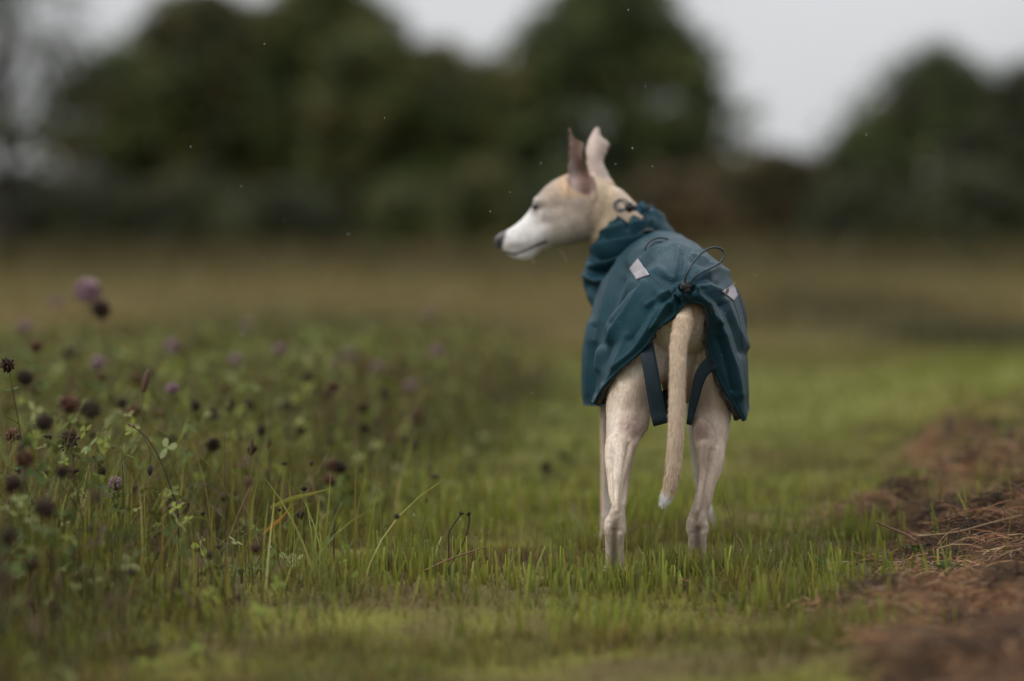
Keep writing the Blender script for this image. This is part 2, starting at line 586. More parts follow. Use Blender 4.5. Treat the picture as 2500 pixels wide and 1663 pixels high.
# standing, cut-off broader blades
def stand_keep(x, y):
    cl = sstep(0.50, 0.68, fbm(x * 7.5, y * 7.5, seed=51))
    return np.minimum(1, lawn_keep(x, y) * 1.4) * (0.05 + 0.60 * cl)
b = scatter(32000, -1.4, 1.4, 4.2, 6.8, stand_keep)
n = len(b)
h = RNG.uniform(0.025, 0.080, n)
tint = (0.6 + 0.8 * fbm(b[:, 0] * 8, b[:, 1] * 8, seed=47))[:, None]
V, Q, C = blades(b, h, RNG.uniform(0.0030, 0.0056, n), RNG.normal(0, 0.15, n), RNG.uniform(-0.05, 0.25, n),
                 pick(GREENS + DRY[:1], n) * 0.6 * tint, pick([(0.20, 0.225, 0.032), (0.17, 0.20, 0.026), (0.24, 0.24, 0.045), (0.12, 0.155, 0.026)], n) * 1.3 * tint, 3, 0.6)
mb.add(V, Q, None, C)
tips = V.reshape(n, 8, 3)[:, 6:].mean(1)
DEWTIPS.append(tips[(tips[:, 1] > 4.75) & (tips[:, 1] < 5.6) & (RNG.uniform(0, 1, n) < 0.55)])
# a few fine long blades above the turf
b = scatter(1400, -1.0, 1.0, 4.6, 6.2, lawn_keep)
n = len(b)
V, Q, C = blades(b, RNG.uniform(0.06, 0.125, n), RNG.uniform(0.0012, 0.0022, n), RNG.normal(0, 0.2, n), RNG.uniform(0, 0.35, n),
                 pick(GREENS, n), pick(GREENS, n), 4)
mb.add(V, Q, None, C)
tips = V.reshape(n, 10, 3)[:, 8:].mean(1)
DEWTIPS.append(tips[(RNG.uniform(0, 1, n) < 0.6) & (tips[:, 1] < 5.7)])
tag(link('turf', mb.mesh('turf', M_GRASS)), 'short mown grass on the path the dog stands on', 'grass', kind='stuff')

# turf further along the path, coarser
mb = MB()
b = scatter(52000, -3.2, 3.2, 6.0, 15, lambda x, y: in_view(x, y, 0.5) * sstep(6.0, 8.5, y) * (1 - 0.85 * sstep(0.0, 0.3, x - heap_edge(y)) * (y < 10.5)))
n = len(b)
LAWN2 = [(0.165, 0.175, 0.030), (0.20, 0.20, 0.04), (0.14, 0.155, 0.028)]
fade = sstep(11, 15, b[:, 1])[:, None]
cc = pick(LAWN2, n) * (1 - fade) + pick([(0.14, 0.115, 0.03), (0.12, 0.11, 0.024)], n) * fade
V, Q, C = blades(b, RNG.uniform(0.02, 0.055, n), RNG.uniform(0.003, 0.006, n), RNG.normal(0, 0.35, n), RNG.uniform(0, 0.4, n), cc * 0.8, cc, 2, 0.3)
mb.add(V, Q, None, C)
tag(link('far_turf', mb.mesh('far_turf', M_GRASS)), 'bright green mown grass further along the path', 'grass', kind='stuff')

# rough dry grass of the open field
mb = MB()
def field_keep(x, y): return in_view(x, y, 3.0) * np.clip(24.0 / y, 0, 1) ** 1.5
b = scatter(52000, -14, 14, 13.5, 66, field_keep)
n = len(b)
pn = fbm(b[:, 0] * 0.9, b[:, 1] * 0.22, seed=61)[:, None]
far = sstep(30, 46, b[:, 1] + (pn[:, 0] - 0.5) * 20)[:, None]
cc = pick([(0.165, 0.112, 0.030), (0.135, 0.10, 0.022), (0.19, 0.12, 0.042)], n) * sstep(0.3, 0.6, pn) + pick([(0.090, 0.088, 0.022), (0.10, 0.09, 0.025)], n) * (1 - sstep(0.3, 0.6, pn))
cc = cc * (1 - far) + pick([(0.085, 0.08, 0.022), (0.10, 0.08, 0.03), (0.06, 0.065, 0.018)], n) * far
s = (b[:, 1] / 20.0)
V, Q, C = blades(b, RNG.uniform(0.05, 0.14, n) * s ** 0.6, RNG.uniform(0.006, 0.014, n) * s, RNG.normal(0, 0.3, n), RNG.uniform(0, 0.5, n), cc * 0.8, cc, 2)
mb.add(V, Q, None, C)
# darker weedy patches
for (px, yy, rx, ry, nn) in ((820, 16.5, 0.55, 1.2, 1100), (620, 15.5, 0.5, 0.9, 500), (300, 15.0, 0.8, 1.0, 500), (2420, 15.5, 0.30, 0.7, 1200), (2060, 24, 0.5, 2.0, 1200), (1950, 19, 0.7, 1.5, 900)):
    x0 = (px - CX) / F_PX * yy
    bx = RNG.normal(x0, rx, nn); by = RNG.normal(yy, ry, nn)
    b = np.stack((bx, by, ground_h(bx, by)), -1)
    cc = pick([(0.055, 0.055, 0.016), (0.075, 0.06, 0.022), (0.05, 0.05, 0.02)], nn)
    V, Q, C = blades(b, RNG.uniform(0.06, 0.17, nn), RNG.uniform(0.007, 0.014, nn), RNG.normal(0, 0.3, nn), RNG.uniform(0, 0.5, nn), cc, cc, 2)
    mb.add(V, Q, None, C)
nn_ = 9000
bx_ = RNG.uniform(-13, 13, nn_); by_ = RNG.uniform(42, 58, nn_)
b = np.stack((bx_, by_, ground_h(bx_, by_)), -1)
cc = pick([(0.085, 0.075, 0.022), (0.11, 0.085, 0.03), (0.065, 0.065, 0.018), (0.13, 0.085, 0.035)], nn_)
V, Q, C = blades(b, RNG.uniform(0.15, 0.75, nn_) * fbm(bx_ * 0.8, by_ * 0.5, seed=67) * 1.5, RNG.uniform(0.02, 0.06, nn_), RNG.normal(0, 0.3, nn_), RNG.uniform(0, 0.5, nn_), cc, cc, 2)
mb.add(V, Q, None, C)
tag(link('field_grass', mb.mesh('field_grass', M_GRASS)), 'rough dry tan and olive grass of the open field', 'grass', kind='stuff')

# uncut strip
def meadow_keep(x, y):
    e = x - meadow_edge(y) + (fbm(y * 2.2, x * 0 + 9.1, seed=71) - 0.5) * 0.4
    return in_view(x, y, 0.3) * (1 - sstep(-0.45, 0.28, e)) * (0.25 + 0.75 * sstep(0.25, 0.6, fbm(x * 3.5, y * 3.5, seed=73)))
mb = MB()
b = scatter(72000, -2.6, 0.9, 3.45, 11.5, meadow_keep)
n = len(b)
deep = 1 - sstep(-0.38, 0.08, b[:, 0] - meadow_edge(b[:, 1]))
h = RNG.uniform(0.11, 0.29, n) * (0.30 + 0.80 * deep)
MG = [(0.165, 0.185, 0.026), (0.215, 0.22, 0.034), (0.12, 0.14, 0.024), (0.25, 0.225, 0.046), (0.105, 0.12, 0.03)]
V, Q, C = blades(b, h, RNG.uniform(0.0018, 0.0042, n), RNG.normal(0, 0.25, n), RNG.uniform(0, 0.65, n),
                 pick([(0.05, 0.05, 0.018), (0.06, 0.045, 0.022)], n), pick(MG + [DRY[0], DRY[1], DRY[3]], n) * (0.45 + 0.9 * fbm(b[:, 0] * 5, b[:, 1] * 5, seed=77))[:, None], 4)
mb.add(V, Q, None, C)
tips = V.reshape(n, 10, 3)[:, 8:].mean(1)
DEWTIPS.append(tips[(tips[:, 1] > 4.7) & (tips[:, 1] < 5.6) & (RNG.uniform(0, 1, n) < 0.10)])
# long arching blades
b = scatter(1500, -2.2, 0.5, 4.3, 8.5, meadow_keep)
n = len(b)
V, Q, C = blades(b, RNG.uniform(0.16, 0.31, n), RNG.uniform(0.002, 0.0042, n), RNG.normal(0, 0.2, n), RNG.uniform(0.1, 0.8, n),
                 pick(MG, n), pick(MG[1:4], n) * 1.1, 6)
mb.add(V, Q, None, C)
tag(link('meadow_grass', mb.mesh('meadow_grass', M_GRASS)), 'long wet uncut grass of the meadow strip', 'grass', kind='stuff')

def bright_keep(x, y): return meadow_keep(x, y) * (0.1 + 0.9 * sstep(0.5, 0.68, fbm(x * 7, y * 7, seed=75)))
mb = MB()
b = scatter(9500, -1.3, -0.12, 4.5, 6.6, bright_keep)
n = len(b)
V, Q, C = blades(b, RNG.uniform(0.07, 0.22, n), RNG.uniform(0.0030, 0.0058, n), RNG.normal(0, 0.22, n), RNG.uniform(-0.05, 0.5, n),
                 pick(MG, n) * 0.9, pick([(0.24, 0.25, 0.03), (0.19, 0.215, 0.026), (0.27, 0.24, 0.04), (0.17, 0.20, 0.03), (0.26, 0.13, 0.04)], n) * 1.1, 5, 0.1)
mb.add(V, Q, None, C)
tips = V.reshape(n, 12, 3)
for kk in (4, 6, 8, 10):
    tp = tips[:, kk:kk + 2].mean(1)
    DEWTIPS.append(tp[(tp[:, 1] > 4.75) & (tp[:, 1] < 5.5) & (RNG.uniform(0, 1, n) < 0.35)])
tag(link('broad_grass', mb.mesh('broad_grass', M_GRASS)), 'bright broad bladed grass clumps along the strip edge', 'grass', kind='stuff')

# dry brown stems tangled through the strip
mb = MB()
b = scatter(9500, -2.3, 0.6, 3.5, 10.5, meadow_keep)
n = len(b)
dk = pick([(0.045, 0.030, 0.018), (0.07, 0.045, 0.025), (0.035, 0.026, 0.018), (0.12, 0.085, 0.04)], n)
V, Q, C = blades(b, RNG.uniform(0.08, 0.27, n), RNG.uniform(0.0012, 0.0028, n), RNG.normal(0, 0.4, n), RNG.uniform(0, 0.7, n), dk, dk, 5, 0.5)
mb.add(V, Q, None, C)
tp = V.reshape(n, 12, 3)[:, 10:].mean(1)
tp = tp[RNG.uniform(0, 1, n) < 0.40]
k_ = len(tp)
rr_ = RNG.uniform(0.003, 0.009, k_)[:, None, None] * RNG.uniform(0.6, 1.5, (k_, 1, 3))
od = np.array([(1, 0, 0), (-1, 0, 0), (0, 1, 0), (0, -1, 0), (0, 0, 1), (0, 0, -1)], float)
mb.add((tp[:, None] + od[None] * rr_).reshape(-1, 3), None, (np.arange(k_)[:, None, None] * 6 + np.array([(0, 2, 4), (2, 1, 4), (1, 3, 4), (3, 0, 4), (2, 0, 5), (1, 2, 5), (3, 1, 5), (0, 3, 5)])[None]).reshape(-1, 3),
       np.repeat(pick([(0.045, 0.028, 0.020), (0.08, 0.045, 0.03), (0.03, 0.022, 0.018)], k_), 6, 0))
tag(link('dry_stems', mb.mesh('dry_stems', M_PLANT)), 'tangle of dry brown stems and seed bits in the uncut strip', 'dry stems', kind='stuff')

# low clover leaves filling the strip
LEAFLET = np.array([(0, 0, 0), (0.35, 0.28, 0.05), (0.4, 0.0, -0.02), (0.35, -0.28, 0.05), (0.75, 0.30, 0.04), (0.8, 0.0, -0.03), (0.75, -0.30, 0.04), (1.0, 0.0, 0.0)])
LEAFLET_T = np.array([(0, 2, 1), (0, 3, 2), (1, 2, 5), (1, 5, 4), (2, 3, 6), (2, 6, 5), (4, 5, 7), (5, 6, 7)])
b = scatter(24000, -2.6, 0.7, 3.5, 11.5, meadow_keep)
n = len(b)
b[:, 2] += RNG.uniform(0.02, 0.28, n) * (0.22 + 0.78 * (1 - sstep(-0.38, 0.08, b[:, 0] - meadow_edge(b[:, 1]))))
VV, TT, CC = [], [], []
cl = pick([(0.13, 0.155, 0.026), (0.18, 0.20, 0.036), (0.21, 0.23, 0.085), (0.08, 0.095, 0.022), (0.07, 0.045, 0.024)], n)
a0 = RNG.uniform(0, 6.28, n); tilt = RNG.normal(0, 0.7, n); tilt2 = RNG.normal(0, 0.7, n); L = RNG.uniform(0.009, 0.019, n)
for k in range(3):
    a = a0 + k * 2.094
    lx, ly, lz = LEAFLET.T
    X = L[:, None] * (np.cos(a)[:, None] * lx - np.sin(a)[:, None] * ly)
    Y = L[:, None] * (np.sin(a)[:, None] * lx + np.cos(a)[:, None] * ly)
    Z = L[:, None] * lz + X * tilt[:, None] + Y * tilt2[:, None]
    VV.append(b[:, None] + np.stack((X, Y, Z), -1))
VV = np.stack(VV, 1).reshape(-1, 3)
TT = (np.arange(n * 3)[:, None, None] * 8 + LEAFLET_T[None]).reshape(-1, 3)
me = make_mesh('clover_leaves', VV, [TT], M_PLANT, np.repeat(cl, 24, 0))
tag(link('clover_leaves', me), 'low clover foliage filling the uncut meadow strip', 'clover leaves', kind='stuff')

# ------------------------------------------------------------------ raked thatch
def heap_gone(x, y): return 0.85 * sstep(5.7, 7.6, y) * sstep(0.38, 0.56, fbm(x * 1.9, y * 1.4, seed=27))
def heap_keep(x, y):
    d = x - heap_edge(y) - heap_wob(x, y)
    return in_view(x, y, 0.3) * (1 - heap_gone(x, y)) * (1 - 0.7 * sstep(7.5, 10, y)) * (sstep(0.0, 0.22, d) * 0.95 + 0.02 * (d > -0.25)) * (0.35 + 0.65 * sstep(0.3, 0.55, fbm(x * 5, y * 5, seed=83)))
b = scatter(118000, 0.1, 2.1, 3.4, 9.0, heap_keep)
n = len(b)
b[:, 2] += RNG.uniform(0.0, 0.022, n) + 0.03 * np.maximum(fbm(b[:, 0] * 9, b[:, 1] * 9, seed=85) - 0.5, 0)
az = RNG.uniform(0, 6.28, n) * 0.6 + fbm(b[:, 0] * 4, b[:, 1] * 4, seed=87) * 9
L = RNG.uniform(0.02, 0.10, n); el = np.where(RNG.uniform(0, 1, n) < 0.25, RNG.normal(0.35, 0.45, n), RNG.normal(0.04, 0.25, n)); bend = RNG.normal(0, 0.35, n)
d = np.stack((np.cos(az) * np.cos(el), np.sin(az) * np.cos(el), np.sin(el)), -1)
pz = np.stack((-np.sin(az), np.cos(az), np.zeros(n)), -1)
wd = RNG.uniform(0.0004, 0.0013, n)
tc_ = pick([(0.19, 0.095, 0.045), (0.12, 0.058, 0.028), (0.235, 0.13, 0.066), (0.07, 0.032, 0.018), (0.24, 0.16, 0.09)], n, 0.3)
lump = sstep(0.35, 0.62, fbm(b[:, 0] * 9, b[:, 1] * 7, seed=89))
tc_ = tc_ * (0.40 + 1.25 * lump)[:, None]
V, Q = [], []
for k in range(4):
    t = k / 3 - 0.5
    p = b + d * (L * t)[:, None] + pz * (L * bend * (t * t - 0.1))[:, None] + np.array((0, 0, 1)) * (-L * 0.35 * t * t)[:, None]
    for a in (0, 2.09, 4.19):
        V.append(p + (pz * math.cos(a) + np.array((0, 0, 1)) * math.sin(a)) * wd[:, None])
V = np.stack(V, 1).reshape(-1, 3)
q = np.array([(3 * k + j, 3 * k + (j + 1) % 3, 3 * k + 3 + (j + 1) % 3, 3 * k + 3 + j) for k in range(3) for j in range(3)])
Q = (np.arange(n)[:, None, None] * 12 + q[None]).reshape(-1, 4)
me = make_mesh('raked_thatch', V, [Q], M_STRAW, np.repeat(tc_, 12, 0))
tag(link('raked_thatch', me), 'raked up reddish brown dead grass and moss in a low ridge', 'thatch', kind='stuff')

# sparse green sprouts through the thatch
mb = MB()
b = scatter(16000, 0.3, 2.4, 3.6, 11.5, lambda x, y: in_view(x, y) * sstep(0.0, 0.3, x - heap_edge(y)) * np.clip(sstep(0.48, 0.66, fbm(x * 2.5, y * 2.5, seed=91)) + heap_gone(x, y), 0, 1))
n = len(b)
V, Q, C = blades(b, RNG.uniform(0.03, 0.10, n), RNG.uniform(0.002, 0.004, n), RNG.normal(0, 0.3, n), RNG.uniform(0, 0.5, n), pick(GREENS, n) * 0.8, pick(GREENS, n), 3)
mb.add(V, Q, None, C)
tag(link('grass_sprouts', mb.mesh('grass_sprouts', M_GRASS)), 'green grass sprouting through the brown thatch', 'grass', kind='stuff')

# dew
tips = np.concatenate(DEWTIPS)
tips = tips[RNG.uniform(0, 1, len(tips)) < 0.42]
oc_v = np.array([(1, 0, 0), (-1, 0, 0), (0, 1, 0), (0, -1, 0), (0, 0, 1), (0, 0, -1)], float)
oc_t = np.array([(0, 2, 4), (2, 1, 4), (1, 3, 4), (3, 0, 4), (2, 0, 5), (1, 2, 5), (3, 1, 5), (0, 3, 5)])
def sphere_unit(sub=1):
    v, t = [tuple(x) for x in oc_v], [tuple(x) for x in oc_t]
    for _ in range(sub):
        nt_, mid = [], {}
        def m_(a, b_):
            k = (min(a, b_), max(a, b_))
            if k not in mid:
                p = np.array(v[a]) + np.array(v[b_]); p /= np.linalg.norm(p)
                v.append(tuple(p)); mid[k] = len(v) - 1
            return mid[k]
        for a, b_, c in t:
            ab, bc, ca = m_(a, b_), m_(b_, c), m_(c, a)
            nt_ += [(a, ab, ca), (ab, b_, bc), (ca, bc, c), (ab, bc, ca)]
        t = nt_
    return np.array(v), np.array(t)
SPV, SPT = sphere_unit(1)
SPV2, SPT2 = sphere_unit(2)
n = len(tips)
r = RNG.uniform(0.0003, 0.0009, n)
V = (tips[:, None] + SPV[None] * r[:, None, None]).reshape(-1, 3)
T = (np.arange(n)[:, None, None] * len(SPV) + SPT[None]).reshape(-1, 3)
tag(link('dew', make_mesh('dew', V, [T], M_BEAD)), 'tiny dew drops on the tips of the grass blades', 'dew', kind='stuff')


# ------------------------------------------------------------------ trees
def tree(name, label, px, D, top, half, prof, cols, n, leaf=0.10, base_py=None, clump=0.42, trunk=True, cat='tree', seed=1, group=None, bark=None, low=0.05):
    r = np.random.default_rng(seed)
    x0 = (px - CX) / F_PX * D
    H = P(px, top, D)[2]
    W = half / F_PX * D
    root = empty(name, (x0, D, 0.0))
    tag(root, label, cat, group)
    n = int(n * 1.7)
    nc = max(24, n // 60)
    # clump centres: more towards the outside of the crown
    t = low + (1 - low) * r.uniform(0, 1, nc) ** 0.85
    wid = np.array([prof(a) for a in t])
    ang = r.uniform(0, 2 * np.pi, nc)
    rad = np.sqrt(r.uniform(0.12, 1, nc))
    rad = np.clip(rad * r.uniform(0.82, 1.22, nc), 0, 1.22)
    cc = np.stack((np.cos(ang) * rad * W * wid, np.sin(ang) * rad * W * wid, t * (H - 0.25)), -1)
    csz = clump * 1.25 * r.uniform(0.6, 1.35, nc) * (W / 2.2) ** 0.4
    ccol = 1.2 * np.asarray(cols)[r.integers(0, len(cols), nc)] * r.uniform(0.7, 1.35, (nc, 1))
    ci = r.integers(0, nc, n)
    off = r.normal(0, 1, (n, 3)); off /= np.linalg.norm(off, axis=1)[:, None]
    off *= (r.uniform(0, 1, n) ** 0.45)[:, None]
    p = cc[ci] + off * csz[ci][:, None] * np.array((1, 1, 0.75))
    p[:, 2] = np.maximum(p[:, 2], 0.04)
    nrm = off + r.normal(0, 0.6, (n, 3)) + np.array((0, 0, 0.4)); nrm /= np.linalg.norm(nrm, axis=1)[:, None]
    a = np.cross(nrm, r.normal(0, 1, (n, 3))); a /= np.linalg.norm(a, axis=1)[:, None]
    b_ = np.cross(nrm, a)
    s = leaf * r.uniform(0.6, 1.4, n)[:, None]
    V = np.stack((p - a * s, p + b_ * s * 0.5 + nrm * s * 0.12, p + a * s, p - b_ * s * 0.5 + nrm * s * 0.12), 1).reshape(-1, 3)
    Q = np.arange(n * 4).reshape(-1, 4)
    C = np.repeat(ccol[ci] * r.uniform(0.85, 1.15, (n, 1)), 4, 0)
    link('crown', make_mesh('crown', V, [Q], M_LEAF, C, False), root)
    if trunk:
        m = MB()
        k = 9
        zz = np.linspace(-0.1, H * 0.86, k)
        wob = np.cumsum(r.normal(0, 0.05, (k, 2)), 0) * (H / 6)
        pts = np.stack((wob[:, 0], wob[:, 1], zz), -1); pts[0, :2] = 0
        r0 = 0.028 * H + 0.03
        m.add(*tube_arrays(pts, np.linspace(r0, r0 * 0.12, k), 9))
        for i in r.choice(nc, min(16, nc), replace=False):
            j = int(np.clip(cc[i, 2] / H * 0.65 * k, 1, k - 2))
            a0_, a1 = pts[j], cc[i]
            mid = (a0_ + a1) / 2 + np.array((0, 0, -0.12 * np.linalg.norm(a1 - a0_)))
            bp = catmull([a0_, mid, a1], 6)
            m.add(*tube_arrays(bp, np.linspace(r0 * 0.34, 0.008, 6), 5))
        link('trunk', m.mesh('trunk', bark or M_BARK), root)
    return root


def dome(t): return max(0.04, (1 - max(0, (t - 0.45) / 0.55) ** 2.2) ** 0.5) * (0.80 + 0.2 * min(1, t / 0.3))
def cone(t): return max(0.05, min(1.0, 1.42 * (1 - t) ** 0.58)) * (0.9 + 0.1 * min(1, t / 0.2))
def bush(t): return max(0.05, (1 - t ** 2.4) ** 0.5)
def bird(t): return max(0.05, math.sin(math.pi * min(1, 0.12 + 0.88 * t)) ** 0.7)

OL = [(0.062, 0.068, 0.016), (0.085, 0.082, 0.020), (0.044, 0.052, 0.016), (0.094, 0.074, 0.022)]
GR = [(0.052, 0.072, 0.016), (0.074, 0.088, 0.020), (0.038, 0.052, 0.015)]
BR = [(0.085, 0.055, 0.022), (0.065, 0.045, 0.02), (0.10, 0.065, 0.025), (0.055, 0.045, 0.02)]
DK = [(0.034, 0.040, 0.015), (0.044, 0.048, 0.017), (0.028, 0.032, 0.014)]
M_PALE = mat_plain('pale_bark', (0.20, 0.18, 0.16), 0.8, 0.2, 0.35, 6, 0.5, 30)

tree('sparse_tree', 'thin almost bare tree with pale sky showing through its twigs', 20, 46, -260, 240, bird, DK, 3300, 0.06, clump=0.55, seed=11, low=0.35, bark=mat_plain('dark_bark', (0.03, 0.027, 0.022), 0.9, 0.1, 0.3, 9))
tree('olive_tree', 'rounded olive tree next to the thin almost bare tree', 300, 70, 105, 190, dome, OL + GR, 10000, 0.10, seed=12)
tree('broad_tree', 'broad dark crown rising highest in the left tree group', 500, 72, -30, 230, dome, OL + DK, 14000, 0.11, seed=13)
tree('tall_tree', 'tall olive tree joined to the broad dark crown', 790, 71, -90, 215, dome, OL + GR, 14000, 0.11, seed=14)
tree('pale_trunk_tree', 'olive tree with a pale trunk showing under its crown', 920, 66, 60, 165, dome, OL + GR, 9000, 0.10, seed=15, bark=M_PALE, low=0.22)
tree('joining_tree', 'olive crown filling the space between the broad dark crown and the tall olive tree', 650, 75, 10, 200, dome, OL + GR, 11000, 0.11, seed=23)
tree('leaning_tree', 'lower olive tree filling the gap beside the conical tree', 1070, 69, 95, 175, dome, OL + BR[:1], 8000, 0.10, seed=16)
tree('small_tree', 'small green tree standing close against the conical tree', 1205, 67, 125, 140, dome, GR + OL, 6500, 0.10, seed=17)
tree('conical_tree', 'big dark conical tree directly behind the head of the dog', 1490, 68, -110, 310, cone, GR + DK[:1], 20000, 0.11, seed=18)
tree('airy_tree', 'grey green airy tree with a ragged top beside the open sky', 2290, 60, 110, 240, bird, DK + GR, 8500, 0.085, seed=19, low=0.1, clump=0.5)
tree('edge_tree', 'dark ragged tree growing next to the airy grey green tree', 2500, 58, 150, 180, bird, DK, 6500, 0.085, seed=20, low=0.1, clump=0.5)
tree('young_tree', 'young green tree between the low brown bush and the airy tree', 2120, 64, 285, 120, dome, GR, 5000, 0.09, seed=21)
for i, (px, D, top, half, cols, lab) in enumerate((
        (60, 55, 400, 170, DK, 'nearly black bush under the thin almost bare tree'),
        (270, 60, 430, 170, DK, 'dark bush at the foot of the rounded olive tree'),
        (480, 62, 400, 170, DK + OL, 'dark olive bush under the broad dark crown'),
        (690, 60, 440, 160, DK, 'low dark bush beneath the tall olive tree'),
        (1010, 61, 420, 150, GR + OL, 'green bush beside the tree with the pale trunk'),
        (1200, 60, 380, 140, OL, 'olive bush below the small green tree'),
        (1370, 59, 400, 150, GR + DK, 'green bush at the foot of the conical tree'),
        (1640, 58, 405, 150, BR, 'rusty brown autumn bush beside the conical tree'),
        (1900, 60, 352, 150, BR + DK, 'low rounded dark brown bush under the open sky'),
        (1775, 62, 370, 120, BR + OL, 'small brownish bush between two rounded bushes'),
        (2120, 56, 420, 170, DK, 'dark bush under the young green tree'),
        (2380, 54, 400, 200, DK, 'wide nearly black bush under the airy tree'))):
    tree('bush', lab, px, D, top, half, bush, cols, 5200, 0.085, clump=0.36, cat='bush', seed=40 + i, low=0.02)
# the hedge goes on beyond both edges of the picture
for i, (px, D, top, half, lab) in enumerate(((-420, 64, 60, 260, 'tree in the hedge beyond the thin bare tree'), (-850, 66, -20, 260, 'broad tree of the hedge past the bare tree'),
                                             (2830, 60, 60, 240, 'tree in the hedge beyond the dark ragged tree'), (3250, 64, 0, 260, 'broad tree of the hedge past the ragged tree'),
                                             (-1320, 67, 90, 270, 'low outlying hedge tree far past the bare tree'), (-1800, 70, 20, 280, 'last tall outlying hedge tree past the bare tree'),
                                             (3720, 66, 110, 270, 'low outlying hedge tree far past the ragged tree'), (4200, 70, 30, 280, 'last tall outlying hedge tree past the ragged tree'))):
    tree('hedge_tree', lab, px, D, top, half, dome, OL + DK, 3600, 0.14, seed=70 + i)

# ------------------------------------------------------------------ the dog
DOG_AT = (0.28, 5.30, 0.0)
dog = empty('dog', DOG_AT)
tag(dog, 'slim fawn and white sighthound in a teal rain coat looking sideways over the path', 'dog')


def hring(pl, pr, py, D, dh):
    """level slice of a limb: left and right outline pixel, row, distance, half depth"""
    a, b_ = P(pl, py, D), P(pr, py, D)
    return ((a + b_) / 2, (b_ - a) / 2, np.array((0, dh, 0)))


bodyparts = []
def part_loft(rings, nr=60, nth=36): bodyparts.append(loft_arrays(rings, nr, nth))

# trunk, rump to chest
part_loft([(P(px, py, D), np.array((hx, 0, 0)), np.array((0, 0, hz))) for px, py, D, hx, hz in (
    (1672, 752, 5.015, 0.012, 0.012), (1668, 768, 5.04, 0.040, 0.034), (1662, 782, 5.08, 0.062, 0.050), (1656, 788, 5.14, 0.070, 0.060), (1645, 752, 5.25, 0.066, 0.078),
    (1625, 742, 5.38, 0.064, 0.082), (1600, 755, 5.50, 0.070, 0.098), (1575, 752, 5.60, 0.075, 0.112),
    (1555, 740, 5.68, 0.062, 0.095), (1545, 720, 5.74, 0.030, 0.05))])
# neck
NK = []
for px, py, D, rr in ((1570, 700, 5.66, 0.074), (1540, 640, 5.69, 0.068), (1508, 570, 5.705, 0.062), (1484, 528, 5.705, 0.056), (1462, 500, 5.70, 0.051), (1440, 480, 5.70, 0.040)):
    ax = np.array((0.80, 0, -0.60)) if False else np.array((0.78, 0.0, 0.62))
    NK.append((P(px, py, D), ax * rr, np.array((0, rr * 0.80, 0))))
part_loft(NK, 40, 32)

# head in profile: column, top row, bottom row, half width
HD = 5.70
HEAD = [(1207, 582, 596, 0.004), (1211, 577, 602, 0.010), (1220, 569, 611, 0.0145), (1235, 563, 622, 0.0165), (1255, 551, 632, 0.0185), (1280, 529, 637, 0.0215),
        (1297, 506, 633, 0.0255), (1308, 486, 624, 0.031), (1322, 467, 613, 0.0385), (1342, 447, 607, 0.0445), (1366, 433, 604, 0.048),
        (1395, 422, 599, 0.050), (1425, 421, 592, 0.049), (1455, 430, 575, 0.046), (1478, 445, 548, 0.040), (1494, 465, 520, 0.026)]
hv = catmull([(c, t_, b_, w_ * 1000) for c, t_, b_, w_ in HEAD], 90)
th = np.linspace(0, 2 * np.pi, 48, endpoint=False)
V = []
for c, t_, b_, w_ in hv:
    top, bot = P(c, t_, HD), P(c, b_, HD)
    cen, half = (top + bot) / 2, (top - bot) / 2
    sn, cs = np.sin(th), np.cos(th)
    # muzzle and skull: slightly boxy, wider in the upper half
    wz = np.sign(sn) * np.abs(sn) ** 0.92
    wy = np.sign(cs) * np.abs(cs) ** 0.85 * (1 + 0.10 * sn)
    V.append(cen[None] + wz[:, None] * half[None] + wy[:, None] * np.array((0, w_ / 1000, 0))[None])
V = np.concatenate(V)
V = np.concatenate((V, [P(hv[0][0], (hv[0][1] + hv[0][2]) / 2, HD)], [P(hv[-1][0], (hv[-1][1] + hv[-1][2]) / 2, HD)]))
j = np.arange(48); j2 = (j + 1) % 48
bodyparts.append((V, grid_faces(90, 48, True), np.concatenate((np.stack((np.full(48, 90 * 48), j2, j), -1), np.stack((np.full(48, 90 * 48 + 1), 89 * 48 + j, 89 * 48 + j2), -1)))))


def blob(px, py, D, r, sc=(1, 1, 1)):
    bodyparts.append((P(px, py, D)[None] + SPV2 * np.array(sc) * r, None, SPT2))




def ear(left, right, D0, cup, th_=0.0030, ns=30, nt_=20):
    Lc, Rc = catmull(left, ns), catmull(right, ns)
    F, B = [], []
    for k in range(ns):
        for q in np.linspace(0, 1, nt_):
            u = 2 * q - 1
            px = Lc[k] * (1 - q) + Rc[k] * q
            s_ = k / (ns - 1)
            p = P(px[0], px[1], D0 + cup * (1 - u * u) * (1 - 0.6 * s_) + 0.012 * s_)
            e = th_ * (0.55 + 0.45 * (1 - u * u))
            F.append(p - np.array((0, e, 0))); B.append(p + np.array((0, e, 0)))
    F, B = np.array(F), np.array(B)
    Q = grid_faces(ns, nt_)
    n_ = ns * nt_
    rim = [k for k in range(nt_)] + [k * nt_ + nt_ - 1 for k in range(1, ns)] + [(ns - 1) * nt_ + k for k in range(nt_ - 2, -1, -1)] + [k * nt_ for k in range(ns - 2, 0, -1)]
    rq = [(rim[i], rim[(i + 1) % len(rim)], rim[(i + 1) % len(rim)] + n_, rim[i] + n_) for i in range(len(rim))]
    bodyparts.append((np.concatenate((F, B)), np.concatenate((Q[:, ::-1], Q + n_, np.array(rq))), None))


